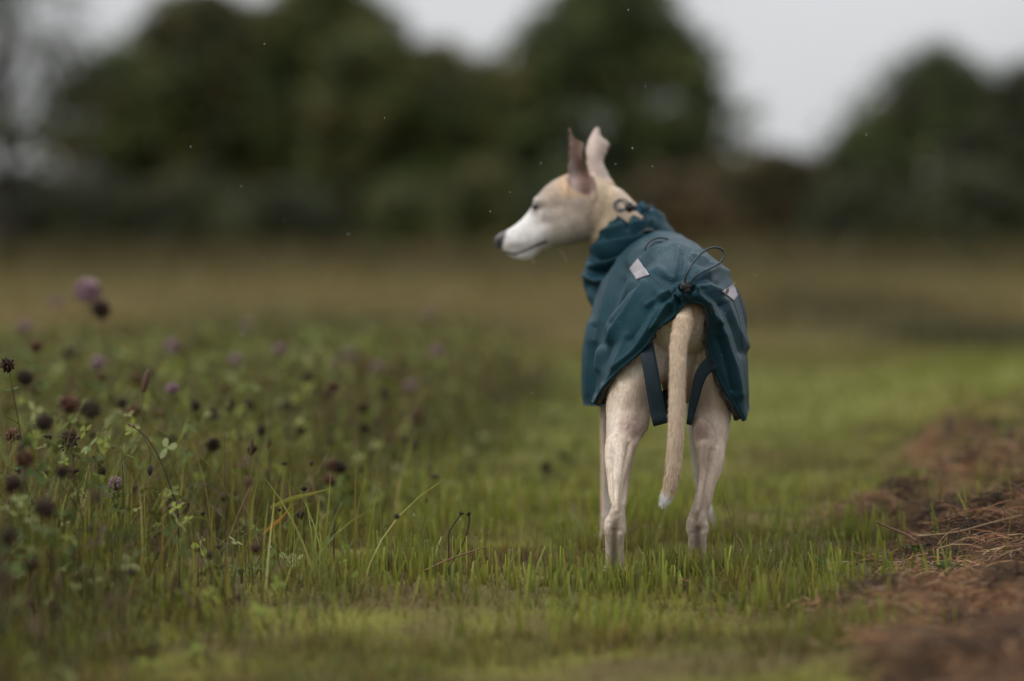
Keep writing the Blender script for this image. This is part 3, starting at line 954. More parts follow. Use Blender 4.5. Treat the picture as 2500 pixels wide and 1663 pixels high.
# near ear: its cup faces the camera;  far ear: its back faces the camera
ear([(1386, 480), (1381, 440), (1383, 410), (1385, 385), (1386, 365), (1386, 350), (1386, 338), (1387, 325), (1389, 311)],
    [(1450, 492), (1454, 455), (1443, 418), (1428, 385), (1430, 352), (1421, 342), (1407, 338), (1398, 326), (1391, 311)], 5.650, 0.040, ns=46)
ear([(1440, 470), (1434, 420), (1429, 385), (1430, 362), (1434, 345), (1440, 332), (1447, 320), (1454, 309)],
    [(1495, 466), (1487, 425), (1474, 396), (1481, 372), (1488, 352), (1482, 342), (1470, 333), (1463, 309)], 5.735, -0.022, ns=46)
blob(1430, 486, 5.672, 0.024, (1.3, 0.5, 0.8))
blob(1468, 462, 5.728, 0.026, (1.1, 0.7, 1.1))

# hind legs
part_loft([hring(*r) for r in (
    (1590, 1640, 740, 5.18, 0.04), (1545, 1650, 785, 5.165, 0.075), (1512, 1650, 845, 5.165, 0.080), (1494, 1636, 900, 5.165, 0.080), (1483, 1607, 950, 5.165, 0.080), (1480, 1591, 1000, 5.145, 0.063),
    (1480, 1582, 1045, 5.11, 0.052), (1479, 1562, 1076, 5.09, 0.045), (1477, 1551, 1102, 5.07, 0.039), (1477, 1545, 1128, 5.055, 0.034), (1480, 1540, 1153, 5.04, 0.029),
    (1485, 1534, 1180, 5.028, 0.025), (1489, 1531, 1205, 5.018, 0.022), (1491, 1528, 1230, 5.008, 0.021), (1487, 1526, 1252, 5.002, 0.022), (1480, 1527, 1272, 5.0, 0.022),
    (1477, 1526, 1292, 5.003, 0.019), (1477, 1522, 1318, 5.01, 0.016), (1478, 1520, 1345, 5.017, 0.015), (1479, 1519, 1375, 5.026, 0.016),
    (1474, 1524, 1398, 5.045, 0.030), (1470, 1528, 1415, 5.062, 0.043), (1473, 1525, 1424, 5.064, 0.042))], 120, 40)
part_loft([hring(*r) for r in (
    (1690, 1740, 740, 5.20, 0.04), (1684, 1772, 785, 5.19, 0.075), (1682, 1790, 845, 5.19, 0.082), (1684, 1796, 900, 5.195, 0.082), (1686, 1794, 950, 5.195, 0.080), (1687, 1788, 1000, 5.185, 0.063),
    (1689, 1782, 1035, 5.165, 0.055), (1696, 1775, 1076, 5.15, 0.047), (1700, 1771, 1102, 5.14, 0.042), (1703, 1767, 1128, 5.13, 0.037), (1704, 1759, 1153, 5.12, 0.033),
    (1702, 1746, 1180, 5.11, 0.027), (1697, 1737, 1205, 5.10, 0.023), (1691, 1731, 1230, 5.095, 0.021), (1682, 1728, 1255, 5.09, 0.022), (1676, 1726, 1278, 5.09, 0.022),
    (1681, 1726, 1306, 5.10, 0.018), (1684, 1726, 1340, 5.115, 0.016), (1684, 1728, 1372, 5.13, 0.017), (1679, 1732, 1392, 5.15, 0.030), (1676, 1735, 1403, 5.165, 0.042), (1679, 1732, 1410, 5.167, 0.041))], 120, 40)


part_loft([hring(*r) for r in ((1620, 1720, 790, 5.14, 0.05), (1615, 1715, 850, 5.16, 0.055), (1615, 1705, 920, 5.19, 0.05), (1622, 1695, 965, 5.22, 0.04), (1640, 1680, 985, 5.24, 0.02))], 30, 28)


def cord_(pts, rad, n_=26, sides=14):
    te = np.abs(np.linspace(-1, 1, n_))
    bodyparts.append(tube_arrays(catmull([P(*p) for p in pts], n_), catmull(np.array(rad)[:, None], n_)[:, 0] * np.sqrt(np.maximum(1 - te ** 7, 0.004)), sides))


# Achilles tendons, calf muscle, hock point and the bones of the hind feet
cord_([(1552, 1030, 5.055), (1530, 1085, 5.035), (1515, 1150, 5.010), (1508, 1210, 4.992), (1506, 1258, 4.980)], (0.020, 0.019, 0.0105, 0.0085, 0.0095))
cord_([(1497, 1060, 5.062), (1493, 1120, 5.040), (1497, 1190, 5.010), (1500, 1240, 4.99)], (0.014, 0.012, 0.009, 0.007))
cord_([(1712, 1020, 5.108), (1720, 1085, 5.098), (1722, 1150, 5.090), (1713, 1210, 5.078), (1700, 1262, 5.069)], (0.020, 0.019, 0.0110, 0.0085, 0.0095))
cord_([(1752, 1070, 5.115), (1748, 1130, 5.100), (1733, 1185, 5.090), (1722, 1240, 5.082)], (0.014, 0.014, 0.010, 0.007))
for cx_, D_ in ((1502, 5.0), (1702, 5.09)):
    blob(cx_ - 14, 1286, D_ - 0.008, 0.0120, (0.9, 0.7, 1.7))
    blob(cx_ + 15, 1290, D_ - 0.006, 0.0110, (0.9, 0.7, 1.7))
    blob(cx_ + 1, 1264, D_ - 0.014, 0.0115, (0.9, 0.7, 1.6))
    for dx in (-11, 10):
        cord_([(cx_ + dx, 1290, D_ - 0.012), (cx_ + dx, 1340, D_ + 0.003), (cx_ + dx * 1.05, 1395, D_ + 0.02)], (0.0095, 0.0085, 0.0095), 12, 10)
    for dx, dy in ((-19, 0.010), (-7, 0.0), (7, 0.0), (19, 0.010)):
        b0 = P(cx_ + dx, 1400, D_ + 0.075)
        bodyparts.append((np.array((b0[0], D_ + 0.088 - dy, 0.014))[None] + SPV2 * np.array((0.0100, 0.024, 0.0125)), None, SPT2))
# front legs
part_loft([hring(*r) for r in (
    (1470, 1560, 780, 5.60, 0.06), (1462, 1530, 880, 5.60, 0.06), (1464, 1512, 960, 5.59, 0.05), (1465, 1499, 1015, 5.575, 0.030), (1465, 1494, 1050, 5.58, 0.020), (1466, 1491, 1100, 5.59, 0.016), (1467, 1490, 1180, 5.60, 0.014),
    (1467, 1490, 1240, 5.605, 0.0145), (1466, 1491, 1265, 5.605, 0.016), (1466, 1487, 1295, 5.61, 0.013), (1461, 1490, 1318, 5.63, 0.027), (1458, 1493, 1333, 5.64, 0.038), (1460, 1491, 1339, 5.64, 0.036))], 90, 30)
part_loft([hring(*r) for r in (
    (1610, 1690, 780, 5.70, 0.06), (1640, 1710, 880, 5.71, 0.06), (1662, 1716, 960, 5.71, 0.05), (1676, 1712, 1015, 5.70, 0.030), (1681, 1709, 1060, 5.70, 0.020), (1688, 1713, 1120, 5.71, 0.016), (1697, 1721, 1180, 5.725, 0.014),
    (1709, 1733, 1225, 5.735, 0.0145), (1717, 1742, 1252, 5.74, 0.016), (1726, 1748, 1280, 5.745, 0.013), (1726, 1754, 1304, 5.765, 0.027), (1724, 1758, 1318, 5.775, 0.037), (1727, 1756, 1323, 5.775, 0.036))], 90, 30)
# tail
TAILP = [(1676, 745, 5.03), (1672, 770, 5.005), (1664, 800, 4.990), (1657, 840, 4.980), (1654, 900, 4.972), (1653, 970, 4.968), (1651, 1040, 4.966), (1647, 1100, 4.968), (1642, 1150, 4.974), (1636, 1190, 4.984), (1625, 1214, 4.990), (1613, 1232, 4.994)]
TAILR = [0.019, 0.0160, 0.0138, 0.0123, 0.0118, 0.0118, 0.0120, 0.0118, 0.0113, 0.0108, 0.0096, 0.006]
cord_(TAILP, TAILR, 70, 22)

V, Q, T, n0 = [], [], [], 0
for a, q, t in bodyparts:
    V.append(a)
    if q is not None: Q.append(np.asarray(q) + n0)
    if t is not None: T.append(np.asarray(t) + n0)
    n0 += len(a)
raw = make_mesh('raw', np.concatenate(V), [np.concatenate(Q), np.concatenate(T)], None)
tmp = link('tmp_body', raw)
md = tmp.modifiers.new('r', 'REMESH'); md.mode = 'VOXEL'; md.voxel_size = 0.0026; md.use_smooth_shade = True
md = tmp.modifiers.new('s', 'SMOOTH'); md.factor = 0.5; md.iterations = 7
dg = bpy.context.evaluated_depsgraph_get()
bme = bpy.data.meshes.new_from_object(tmp.evaluated_get(dg), depsgraph=dg)
bpy.data.objects.remove(tmp, do_unlink=True)
nv = len(bme.vertices)
BV = np.empty(nv * 3, np.float32); bme.vertices.foreach_get('co', BV); BV = BV.reshape(-1, 3).astype(float)
BN = np.empty(nv * 3, np.float32); bme.vertices.foreach_get('normal', BN); BN = BN.reshape(-1, 3).astype(float)


def pdist(px, py, poly):
    """distance in pixels to a polyline"""
    d = np.full(px.shape, 1e9)
    for (x0, y0), (x1, y1) in zip(poly[:-1], poly[1:]):
        dx, dy = x1 - x0, y1 - y0
        t = np.clip(((px - x0) * dx + (py - y0) * dy) / (dx * dx + dy * dy + 1e-9), 0, 1)
        d = np.minimum(d, np.hypot(px - x0 - t * dx, py - y0 - t * dy))
    return d


MOUTH = [(1217, 611), (1232, 618), (1257, 623), (1285, 612), (1310, 601), (1331, 592)]
EV = np.empty(len(bme.edges) * 2, np.int32); bme.edges.foreach_get('vertices', EV); EV = EV.reshape(-1, 2)
deg = np.bincount(EV.ravel(), minlength=nv).astype(float)
bx, by = proj(BV)
# flesh out the joins of the limbs (not the ears and the face)
wsm = (sstep(930, 1010, by) * (BV[:, 1] < 5.42) + sstep(930, 1010, by) * (BV[:, 1] >= 5.42) * 0.5) * 0.5
wsm = np.maximum(wsm, 0.5 * sstep(1455, 1490, bx) * (by < 640))
for it in range(26):
    acc = np.stack([np.bincount(EV[:, 0], BV[EV[:, 1], k], nv) + np.bincount(EV[:, 1], BV[EV[:, 0], k], nv) for k in range(3)], -1) / deg[:, None]
    BV += (acc - BV) * (wsm * (1.0 if it % 2 == 0 else -0.9))[:, None]
bme.vertices.foreach_set('co', BV.astype(np.float32).ravel()); bme.update()
bme.vertices.foreach_get('normal', _bn := np.empty(nv * 3, np.float32)); BN = _bn.reshape(-1, 3).astype(float)
bx, by = proj(BV)
BD = BV[:, 1]
head = (bx < 1500) & (by < 640) & (BD > 5.6)
# brow, cheek bone, jaw muscle, hollow below the eye: soft swellings
side = np.sign(BN[:, 1]) * 0 + 1
for ex, ey, sx_, sy_, am in ((1311, 488, 15, 9, 0.0035), (1345, 528, 34, 13, 0.0014), (1400, 552, 34, 28, 0.0045), (1325, 545, 26, 14, -0.0025),
                             (1262, 590, 24, 14, 0.0020), (1350, 470, 26, 14, 0.0020), (1360, 505, 16, 10, -0.0020), (1440, 540, 8, 40, -0.003)):
    BV[head] += (BN * (am * np.exp(-(((bx - ex) / sx_) ** 2 + ((by - ey) / sy_) ** 2)))[:, None])[head]
# lips: a real crease
md_ = pdist(bx, by, MOUTH)
BV[head] -= (BN * (0.0022 * np.exp(-(md_ / 3.2) ** 2))[:, None])[head]
# eye socket
ed = np.hypot(bx - 1312, (by - 506) * 1.2)
BV[head] -= (BN * (0.0035 * np.exp(-(ed / 11) ** 2))[:, None])[head]
# slightly uneven muscle and skin over the legs
leg = (by > 780) & ~head
rear = leg & (BN[:, 1] < -0.15) & (BD < 5.42) & ~((pdist(bx, by, [(a_, b_) for a_, b_, c_ in TAILP]) < 26) & (BD < 5.03))
rel = np.zeros(nv)
for poly, h_, w_ in (([(1499, 1085), (1503, 1150), (1506, 1215), (1506, 1262)], 3.2, 6), ([(1487, 1120), (1492, 1180), (1497, 1245)], -2.6, 4.5),
                     ([(1534, 1085), (1522, 1150), (1516, 1215), (1515, 1250)], -3.0, 5), ([(1545, 1085), (1532, 1150), (1524, 1230)], 1.8, 5),
                     ([(1500, 900), (1522, 960), (1512, 1020), (1500, 1075)], 2.4, 9), ([(1520, 1005), (1530, 1060), (1548, 1072), (1572, 1050)], -1.8, 8),
                     ([(1541, 1020), (1543, 1045)], 3.0, 15), ([(1500, 1296), (1500, 1400)], -4.2, 5), ([(1500, 1250), (1500, 1268)], 2.5, 8),
                     ([(1486, 1285), (1487, 1300)], 2.5, 6), ([(1517, 1288), (1516, 1302)], 2.5, 6), ([(1490, 1244), (1486, 1262)], -1.5, 5),
                     ([(1714, 1085), (1713, 1150), (1706, 1215), (1699, 1262)], 3.2, 6), ([(1737, 1100), (1729, 1160), (1718, 1222), (1713, 1250)], -3.4, 5),
                     ([(1752, 1095), (1742, 1165), (1729, 1235)], 2.4, 6), ([(1702, 1100), (1703, 1160), (1696, 1220)], -1.6, 4),
                     ([(1712, 1025), (1714, 1052)], 3.0, 15), ([(1694, 1030), (1706, 1074), (1730, 1072)], -1.3, 10), ([(1735, 920), (1745, 1000), (1750, 1070)], 2.2, 9),
                     ([(1703, 1292), (1705, 1400)], -4.2, 5), ([(1690, 1274), (1690, 1292)], 3.0, 7), ([(1720, 1282), (1719, 1298)], 2.6, 6), ([(1700, 1248), (1698, 1264)], 2.2, 7)):
    rel += h_ * 0.001 * np.exp(-(pdist(bx, by, poly) / w_) ** 2)
BV[rear] += (BN * rel[:, None])[rear]
BV[leg] += (BN * ((fbm(BV[:, 0] * 60, BV[:, 1] * 60, BV[:, 2] * 22, seed=7) - 0.5) * 0.003)[:, None])[leg]
bme.vertices.foreach_set('co', BV.astype(np.float32).ravel())


def mixc(c, col, w): return c * (1 - w[:, None]) + np.asarray(col)[None] * w[:, None]


C = np.tile(np.array((0.56, 0.43, 0.31)), (nv, 1))
nn = fbm(BV[:, 0] * 25, BV[:, 1] * 25, BV[:, 2] * 25, seed=3)
sp_ = fbm(BV[:, 0] * 130, BV[:, 1] * 130, BV[:, 2] * 60, seed=4)
# neck and nape
C = mixc(C, (0.60, 0.455, 0.31), sstep(1410, 1450, bx) * head)
# face
face = head * (1 - sstep(1425, 1450, bx + (nn - 0.5) * 30))
C = mixc(C, (0.47, 0.375, 0.295), face)
C = mixc(C, (0.56, 0.485, 0.42), face * 0.8 * sstep(505, 545, by + (nn - 0.5) * 40) * (1 - sstep(1370, 1425, bx)))
C = mixc(C, (0.55, 0.38, 0.235), face * (1 - sstep(455, 500, by + (nn - 0.5) * 30)) * sstep(1335, 1365, bx))
C = mixc(C, (0.74, 0.705, 0.68), face * (1 - sstep(1312, 1362, bx + (nn - 0.5) * 40 - (by - 540) * 0.25)))
C = mixc(C, (0.40, 0.33, 0.28), face * 0.55 * np.exp(-(((bx - 1345) / 22) ** 2 + ((by - 585) / 14) ** 2)))
C = mixc(C, (0.36, 0.29, 0.24), face * 0.5 * np.exp(-(((bx - 1420) / 22) ** 2 + ((by - 505) / 22) ** 2)))
C = mixc(C, (0.15, 0.12, 0.105), head * np.exp(-(pdist(bx, by, [(1306, 512), (1314, 503), (1326, 499)]) / 12) ** 2))
C = mixc(C, (0.022, 0.018, 0.017), head * np.exp(-(pdist(bx, by, [(1309, 509), (1320, 503)]) / 5.5) ** 2))
C = mixc(C, (0.34, 0.27, 0.23), head * 0.75 * np.exp(-(pdist(bx, by, [(1352, 598), (1390, 592), (1432, 580)]) / 13) ** 2))  # shade along the lower jaw painted into the fur colour
C = mixc(C, (0.30, 0.22, 0.17), head * 0.7 * np.exp(-(pdist(bx, by, [(1452, 478), (1446, 500), (1440, 560)]) / 9) ** 2))  # painted shade of the ear, running down behind the jaw
C = mixc(C, (0.33, 0.26, 0.21), face * 0.6 * sstep(0.5, 0.72, nn) * sstep(1290, 1330, bx))
C = mixc(C, (0.46, 0.41, 0.38), head * 0.7 * np.exp(-(pdist(bx, by, [(1245, 600), (1275, 600), (1310, 590)]) / 10) ** 2))
C = mixc(C, (0.40, 0.34, 0.30), head * 0.6 * np.exp(-(np.hypot(bx - 1326, by - 522) / 15) ** 2))
C = mixc(C, (0.035, 0.030, 0.030), head * np.exp(-(md_ / (2.2 + 3.0 * nn + 2.0 * sstep(1270, 1330, bx))) ** 2))
nose = head * (1 - sstep(-4, 4, (bx - 1230) + (by - 588) * 0.25))
C = mixc(C, (0.045, 0.040, 0.042), nose)
C = mixc(C, (0.22, 0.20, 0.20), nose * 0.8 * (1 - sstep(572, 586, by + (bx - 1215) * 0.4)))  # highlight on top of the nose, painted as lighter grey
C = mixc(C, (0.005, 0.004, 0.004), head * np.exp(-(np.hypot(bx - 1218, (by - 592) * 1.2) / 4.2) ** 2))
# ears: thin skinned brownish pink inside, pale outside
ear1 = head * (1 - sstep(472, 486, by)) * (BD < 5.70) * sstep(1376, 1382, bx) * (1 - sstep(452, 462, bx - 1000 + 0 * by)) * ((by < 425) | (np.abs(BN[:, 1]) > 0.35))
ear1 = ear1 * (BD < 5.696) * (pdist(bx, by, [(1390, 320), (1400, 400), (1416, 470)]) < 42)
ear1 = ear1 * np.clip(1 - sstep(-8, 8, by - np.interp(bx, [1380, 1392, 1412, 1430, 1450], [438, 456, 468, 476, 468])), 0, 1)
C = mixc(C, (0.30, 0.20, 0.165), ear1 * 0.95)
C = mixc(C, (0.15, 0.075, 0.06), ear1 * np.exp(-(pdist(bx, by, [(1420, 400), (1434, 440), (1428, 468)]) / 17) ** 2))
C = mixc(C, (0.36, 0.28, 0.25), ear1 * np.exp(-(pdist(bx, by, [(1397, 400), (1400, 440), (1404, 465)]) / 7) ** 2))
ear2 = head * (by < 440) * (BD > 5.700) * sstep(1424, 1430, bx)
C = mixc(C, (0.56, 0.45, 0.39), ear2)
# hind legs
hind = (by > 770) & (BD < 5.42) & (bx < 1830)
tailm = (pdist(bx, by, [(a, b_) for a, b_, c_ in TAILP]) < 34) & (BD < 5.045 - 0.02 * (by > 790)) & hind
L_ = hind & (bx < 1650); R_ = hind & (bx >= 1650)
C = mixc(C, (0.68, 0.565, 0.445), hind * 1.0)
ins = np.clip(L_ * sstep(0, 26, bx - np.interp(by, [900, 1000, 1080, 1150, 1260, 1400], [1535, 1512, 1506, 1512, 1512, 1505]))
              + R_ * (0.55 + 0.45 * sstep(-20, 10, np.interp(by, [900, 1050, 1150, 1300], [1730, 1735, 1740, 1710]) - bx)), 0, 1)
C = mixc(C, (0.39, 0.30, 0.235), ins * hind * sstep(900, 960, by) * (0.65 + 0.35 * nn))  # brown-grey inner legs: fur tone with the side shade painted in
C = mixc(C, (0.66, 0.60, 0.53), hind * (1 - sstep(880, 930, by)) * (1 - tailm))
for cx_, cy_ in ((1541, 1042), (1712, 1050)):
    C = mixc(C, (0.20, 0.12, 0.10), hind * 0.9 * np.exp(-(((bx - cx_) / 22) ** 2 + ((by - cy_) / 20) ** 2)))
C = mixc(C, (0.68, 0.60, 0.52), L_ * 0.7 * np.exp(-(pdist(bx, by, [(1500, 1010), (1502, 1100), (1500, 1200)]) / 9) ** 2))
C = mixc(C, (0.50, 0.405, 0.33), hind * sstep(1240, 1275, by) * 0.7)
C = mixc(C, (0.68, 0.54, 0.395), tailm * 1.0)
C = mixc(C, (0.87, 0.85, 0.83), tailm * sstep(-7, 5, (by - 1198) - (bx - 1622) * 0.7))
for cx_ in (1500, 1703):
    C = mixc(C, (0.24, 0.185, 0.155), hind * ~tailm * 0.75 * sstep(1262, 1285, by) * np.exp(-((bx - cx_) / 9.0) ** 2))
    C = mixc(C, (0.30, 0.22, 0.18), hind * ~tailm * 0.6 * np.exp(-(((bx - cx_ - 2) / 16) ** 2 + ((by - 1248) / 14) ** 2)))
# front legs
fl = (by > 960) & (BD > 5.45)
C = mixc(C, (0.52, 0.40, 0.32), fl * 1.0)
C = mixc(C, (0.72, 0.70, 0.68), fl * (bx < 1550) * sstep(1477, 1484, bx) * sstep(1120, 1180, by))
C = mixc(C, (0.66, 0.63, 0.60), fl * (bx > 1650) * (1 - sstep(1000, 1400, by) * 0.3) * 0.8)
C *= (1 + 0.22 * (nn - 0.5) + 0.22 * (sp_ - 0.5))[:, None]
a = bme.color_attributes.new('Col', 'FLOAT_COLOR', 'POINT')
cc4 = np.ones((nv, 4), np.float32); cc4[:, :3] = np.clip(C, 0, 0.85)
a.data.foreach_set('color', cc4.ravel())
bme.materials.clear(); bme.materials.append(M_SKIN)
bme.name = 'body'
bme.update()
bme.calc_loop_triangles()
TR = np.empty(len(bme.loop_triangles) * 3, np.int32); bme.loop_triangles.foreach_get('vertices', TR); TR = TR.reshape(-1, 3)
BVH = BVHTree.FromPolygons([tuple(v) for v in BV], TR.tolist())
bme.transform(__import__('mathutils').Matrix.Translation((-DOG_AT[0], -DOG_AT[1], 0)))
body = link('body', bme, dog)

# short hair, longer along the tail
e1, e2 = BV[TR[:, 1]] - BV[TR[:, 0]], BV[TR[:, 2]] - BV[TR[:, 0]]
cr_ = np.cross(e1, e2); ar = np.linalg.norm(cr_, axis=1)
tx, ty = bx[TR[:, 0]], by[TR[:, 0]]; tD = BD[TR[:, 0]]
is_tail = tailm[TR[:, 0]]
is_head = head[TR[:, 0]]
vis = is_tail | (is_head & (tx < 1560) & (ty < 620)) | ((ty > 780) & (tD < 5.42)) | ((ty > 960) & (tD > 5.45))
dens = ar * vis * np.where(is_tail, 3.6, np.where(is_head, 0.8, np.where(tD > 5.45, 0.5, 1.0)))
nh = 95000
idx = RNG.choice(len(TR), nh, p=dens / dens.sum())
u1, u2 = RNG.uniform(0, 1, nh), RNG.uniform(0, 1, nh)
sw = u1 + u2 > 1; u1[sw], u2[sw] = 1 - u1[sw], 1 - u2[sw]
hp = BV[TR[idx, 0]] + u1[:, None] * e1[idx] + u2[:, None] * e2[idx]
hn = cr_[idx] / (ar[idx][:, None] + 1e-12)
hn *= np.sign((hn * BN[TR[idx, 0]]).sum(1))[:, None]
ht, hh = is_tail[idx], is_head[idx]
flow = np.where(hh[:, None], np.array((0.85, 0, -0.45)), np.array((0.0, 0.0, -1.0)))
flow = flow + RNG.normal(0, 0.20, (nh, 3)) + np.stack((np.sin(hp[:, 2] * 60 + hp[:, 0] * 40), np.zeros(nh), np.zeros(nh)), -1) * np.where(hh | ht, 0, 0.22)[:, None]
flow -= hn * (flow * hn).sum(1)[:, None]
flow /= np.linalg.norm(flow, axis=1)[:, None] + 1e-9
hl = np.where(ht, RNG.uniform(0.006, 0.012, nh), np.where(hh, RNG.uniform(0.003, 0.006, nh), RNG.uniform(0.003, 0.0065, nh)))
white_tip = ht & (hp[:, 2] < P(1620, 1212, 4.99)[2])
lift = np.where(ht, RNG.uniform(0.12, 0.42, nh), RNG.uniform(0.05, 0.17, nh))
hw = np.where(ht, 0.00042, 0.00034)
sd = np.cross(flow, hn)
p1 = hp + hl[:, None] * 0.5 * (flow + hn * lift[:, None])
p2 = hp + hl[:, None] * (flow + hn * (lift * 1.25)[:, None]) + np.array((0, 0, -1)) * (hl * 0.12)[:, None]
Vh = np.stack((hp - sd * hw[:, None], hp + sd * hw[:, None], p1 - sd * hw[:, None] * 0.8, p1 + sd * hw[:, None] * 0.8, p2), 1).reshape(-1, 3)
base_i = np.arange(nh)[:, None] * 5
hc = np.clip(cc4[TR[idx, 0], :3] * np.where(ht, RNG.uniform(0.80, 1.18, nh), RNG.uniform(0.72, 1.22, nh))[:, None] + 0.01, 0, 0.88)
fur = make_mesh('fur', Vh - np.array(DOG_AT), [base_i + np.array((0, 1, 3, 2)), base_i + np.array((2, 3, 4))], M_FUR, np.repeat(hc, 5, 0))
tag(link('fur', fur, body), kind='stuff')

# eye
hit = BVH.ray_cast(Vector((0, 0, CAM_H)), Vector(P(1311, 506, 5.7) - np.array((0, 0, CAM_H))).normalized())
if hit[0] is not None:
    e0 = np.array(hit[0]) + np.array((0.001, 0.0052, 0))
    m = MB(); m.add(e0[None] + SPV2 * np.array((0.0100, 0.0078, 0.0072)), None, SPT2)
    link('eye', m.mesh('eye', M_EYE, origin=DOG_AT), body)
    e1_ = np.array((e0[0], 2 * HD - e0[1], e0[2]))
    m = MB(); m.add(e1_[None] + SPV2 * np.array((0.0100, 0.0078, 0.0072)), None, SPT2)
    link('eye', m.mesh('eye', M_EYE, origin=DOG_AT), body)
# whiskers under the jaw
for pts in ([(1362, 606, 5.69), (1374, 622, 5.685), (1384, 640, 5.68)], [(1300, 632, 5.69), (1304, 642, 5.68), (1307, 650, 5.68)], [(1368, 606, 5.71), (1382, 628, 5.71), (1381, 642, 5.70)]):
    m = MB(); m.add(*tube_arrays(catmull([P(*p) for p in pts], 8), np.linspace(0.0004, 0.00012, 8), 4), C=(0.5, 0.44, 0.38))
    link('whisker', m.mesh('whisker', M_FUR, origin=DOG_AT), body)

# ------------------------------------------------------------------ the rain coat
ST = [
    # hem round the tail
    [(1449, 985, 5.17), (1469, 948, 5.13), (1515, 902, 5.085), (1575, 847, 5.045), (1605, 803, 5.02), (1642, 772, 5.0), (1680, 738, 4.985),
     (1718, 747, 4.995), (1734, 790, 5.015), (1732, 850, 5.04), (1757, 928, 5.07), (1793, 990, 5.11), (1814, 1027, 5.15)],
    [(1447, 980, 5.22), (1460, 925, 5.18), (1497, 865, 5.12), (1543, 806, 5.065), (1588, 758, 5.03), (1632, 722, 5.0), (1675, 703, 4.985),
     (1712, 708, 5.0), (1745, 738, 5.015), (1767, 793, 5.04), (1784, 865, 5.075), (1804, 942, 5.125), (1819, 1008, 5.17)],
    [(1449, 985, 5.27), (1456, 915, 5.24), (1468, 838, 5.19), (1500, 775, 5.13), (1548, 712, 5.09), (1606, 668, 5.055), (1668, 648, 5.045),
     (1717, 658, 5.055), (1757, 688, 5.08), (1787, 738, 5.11), (1805, 805, 5.15), (1817, 885, 5.20), (1823, 985, 5.24)],
    [(1488, 985, 5.33), (1492, 905, 5.31), (1504, 830, 5.28), (1526, 760, 5.24), (1560, 690, 5.20), (1602, 634, 5.175), (1660, 606, 5.165),
     (1710, 614, 5.175), (1751, 645, 5.20), (1785, 690, 5.23), (1805, 750, 5.27), (1818, 840, 5.31), (1824, 950, 5.34)],
    [(1470, 990, 5.42), (1462, 905, 5.41), (1466, 830, 5.39), (1484, 755, 5.37), (1524, 675, 5.34), (1580, 612, 5.32), (1645, 588, 5.31),
     (1692, 594, 5.32), (1732, 620, 5.34), (1766, 662, 5.36), (1790, 725, 5.39), (1805, 820, 5.41), (1810, 940, 5.43)],
    [(1430, 987, 5.52), (1423, 915, 5.51), (1427, 845, 5.50), (1446, 775, 5.48), (1486, 695, 5.46), (1546, 622, 5.44), (1620, 576, 5.43),
     (1668, 580, 5.44), (1706, 605, 5.45), (1740, 652, 5.47), (1765, 725, 5.49), (1780, 820, 5.52), (1788, 930, 5.54)],
    [(1432, 985, 5.62), (1424, 910, 5.61), (1430, 835, 5.60), (1446, 760, 5.59), (1476, 690, 5.57), (1526, 620, 5.56), (1595, 570, 5.55),
     (1640, 570, 5.56), (1678, 595, 5.57), (1708, 645, 5.58), (1730, 720, 5.60), (1745, 810, 5.62), (1752, 920, 5.63)],
    [(1455, 965, 5.72), (1448, 890, 5.71), (1450, 810, 5.70), (1462, 745, 5.69), (1490, 690, 5.68), (1530, 640, 5.66), (1580, 600, 5.65),
     (1612, 600, 5.65), (1642, 622, 5.66), (1662, 672, 5.68), (1682, 740, 5.70), (1692, 820, 5.71), (1702, 905, 5.72)]]
ctrl = np.array([[P(*p) for p in row] for row in ST])
NU, NV = 160, 220
cg = catmull(ctrl, NU)
cg = catmull(cg.transpose(1, 0, 2), NV).transpose(1, 0, 2)

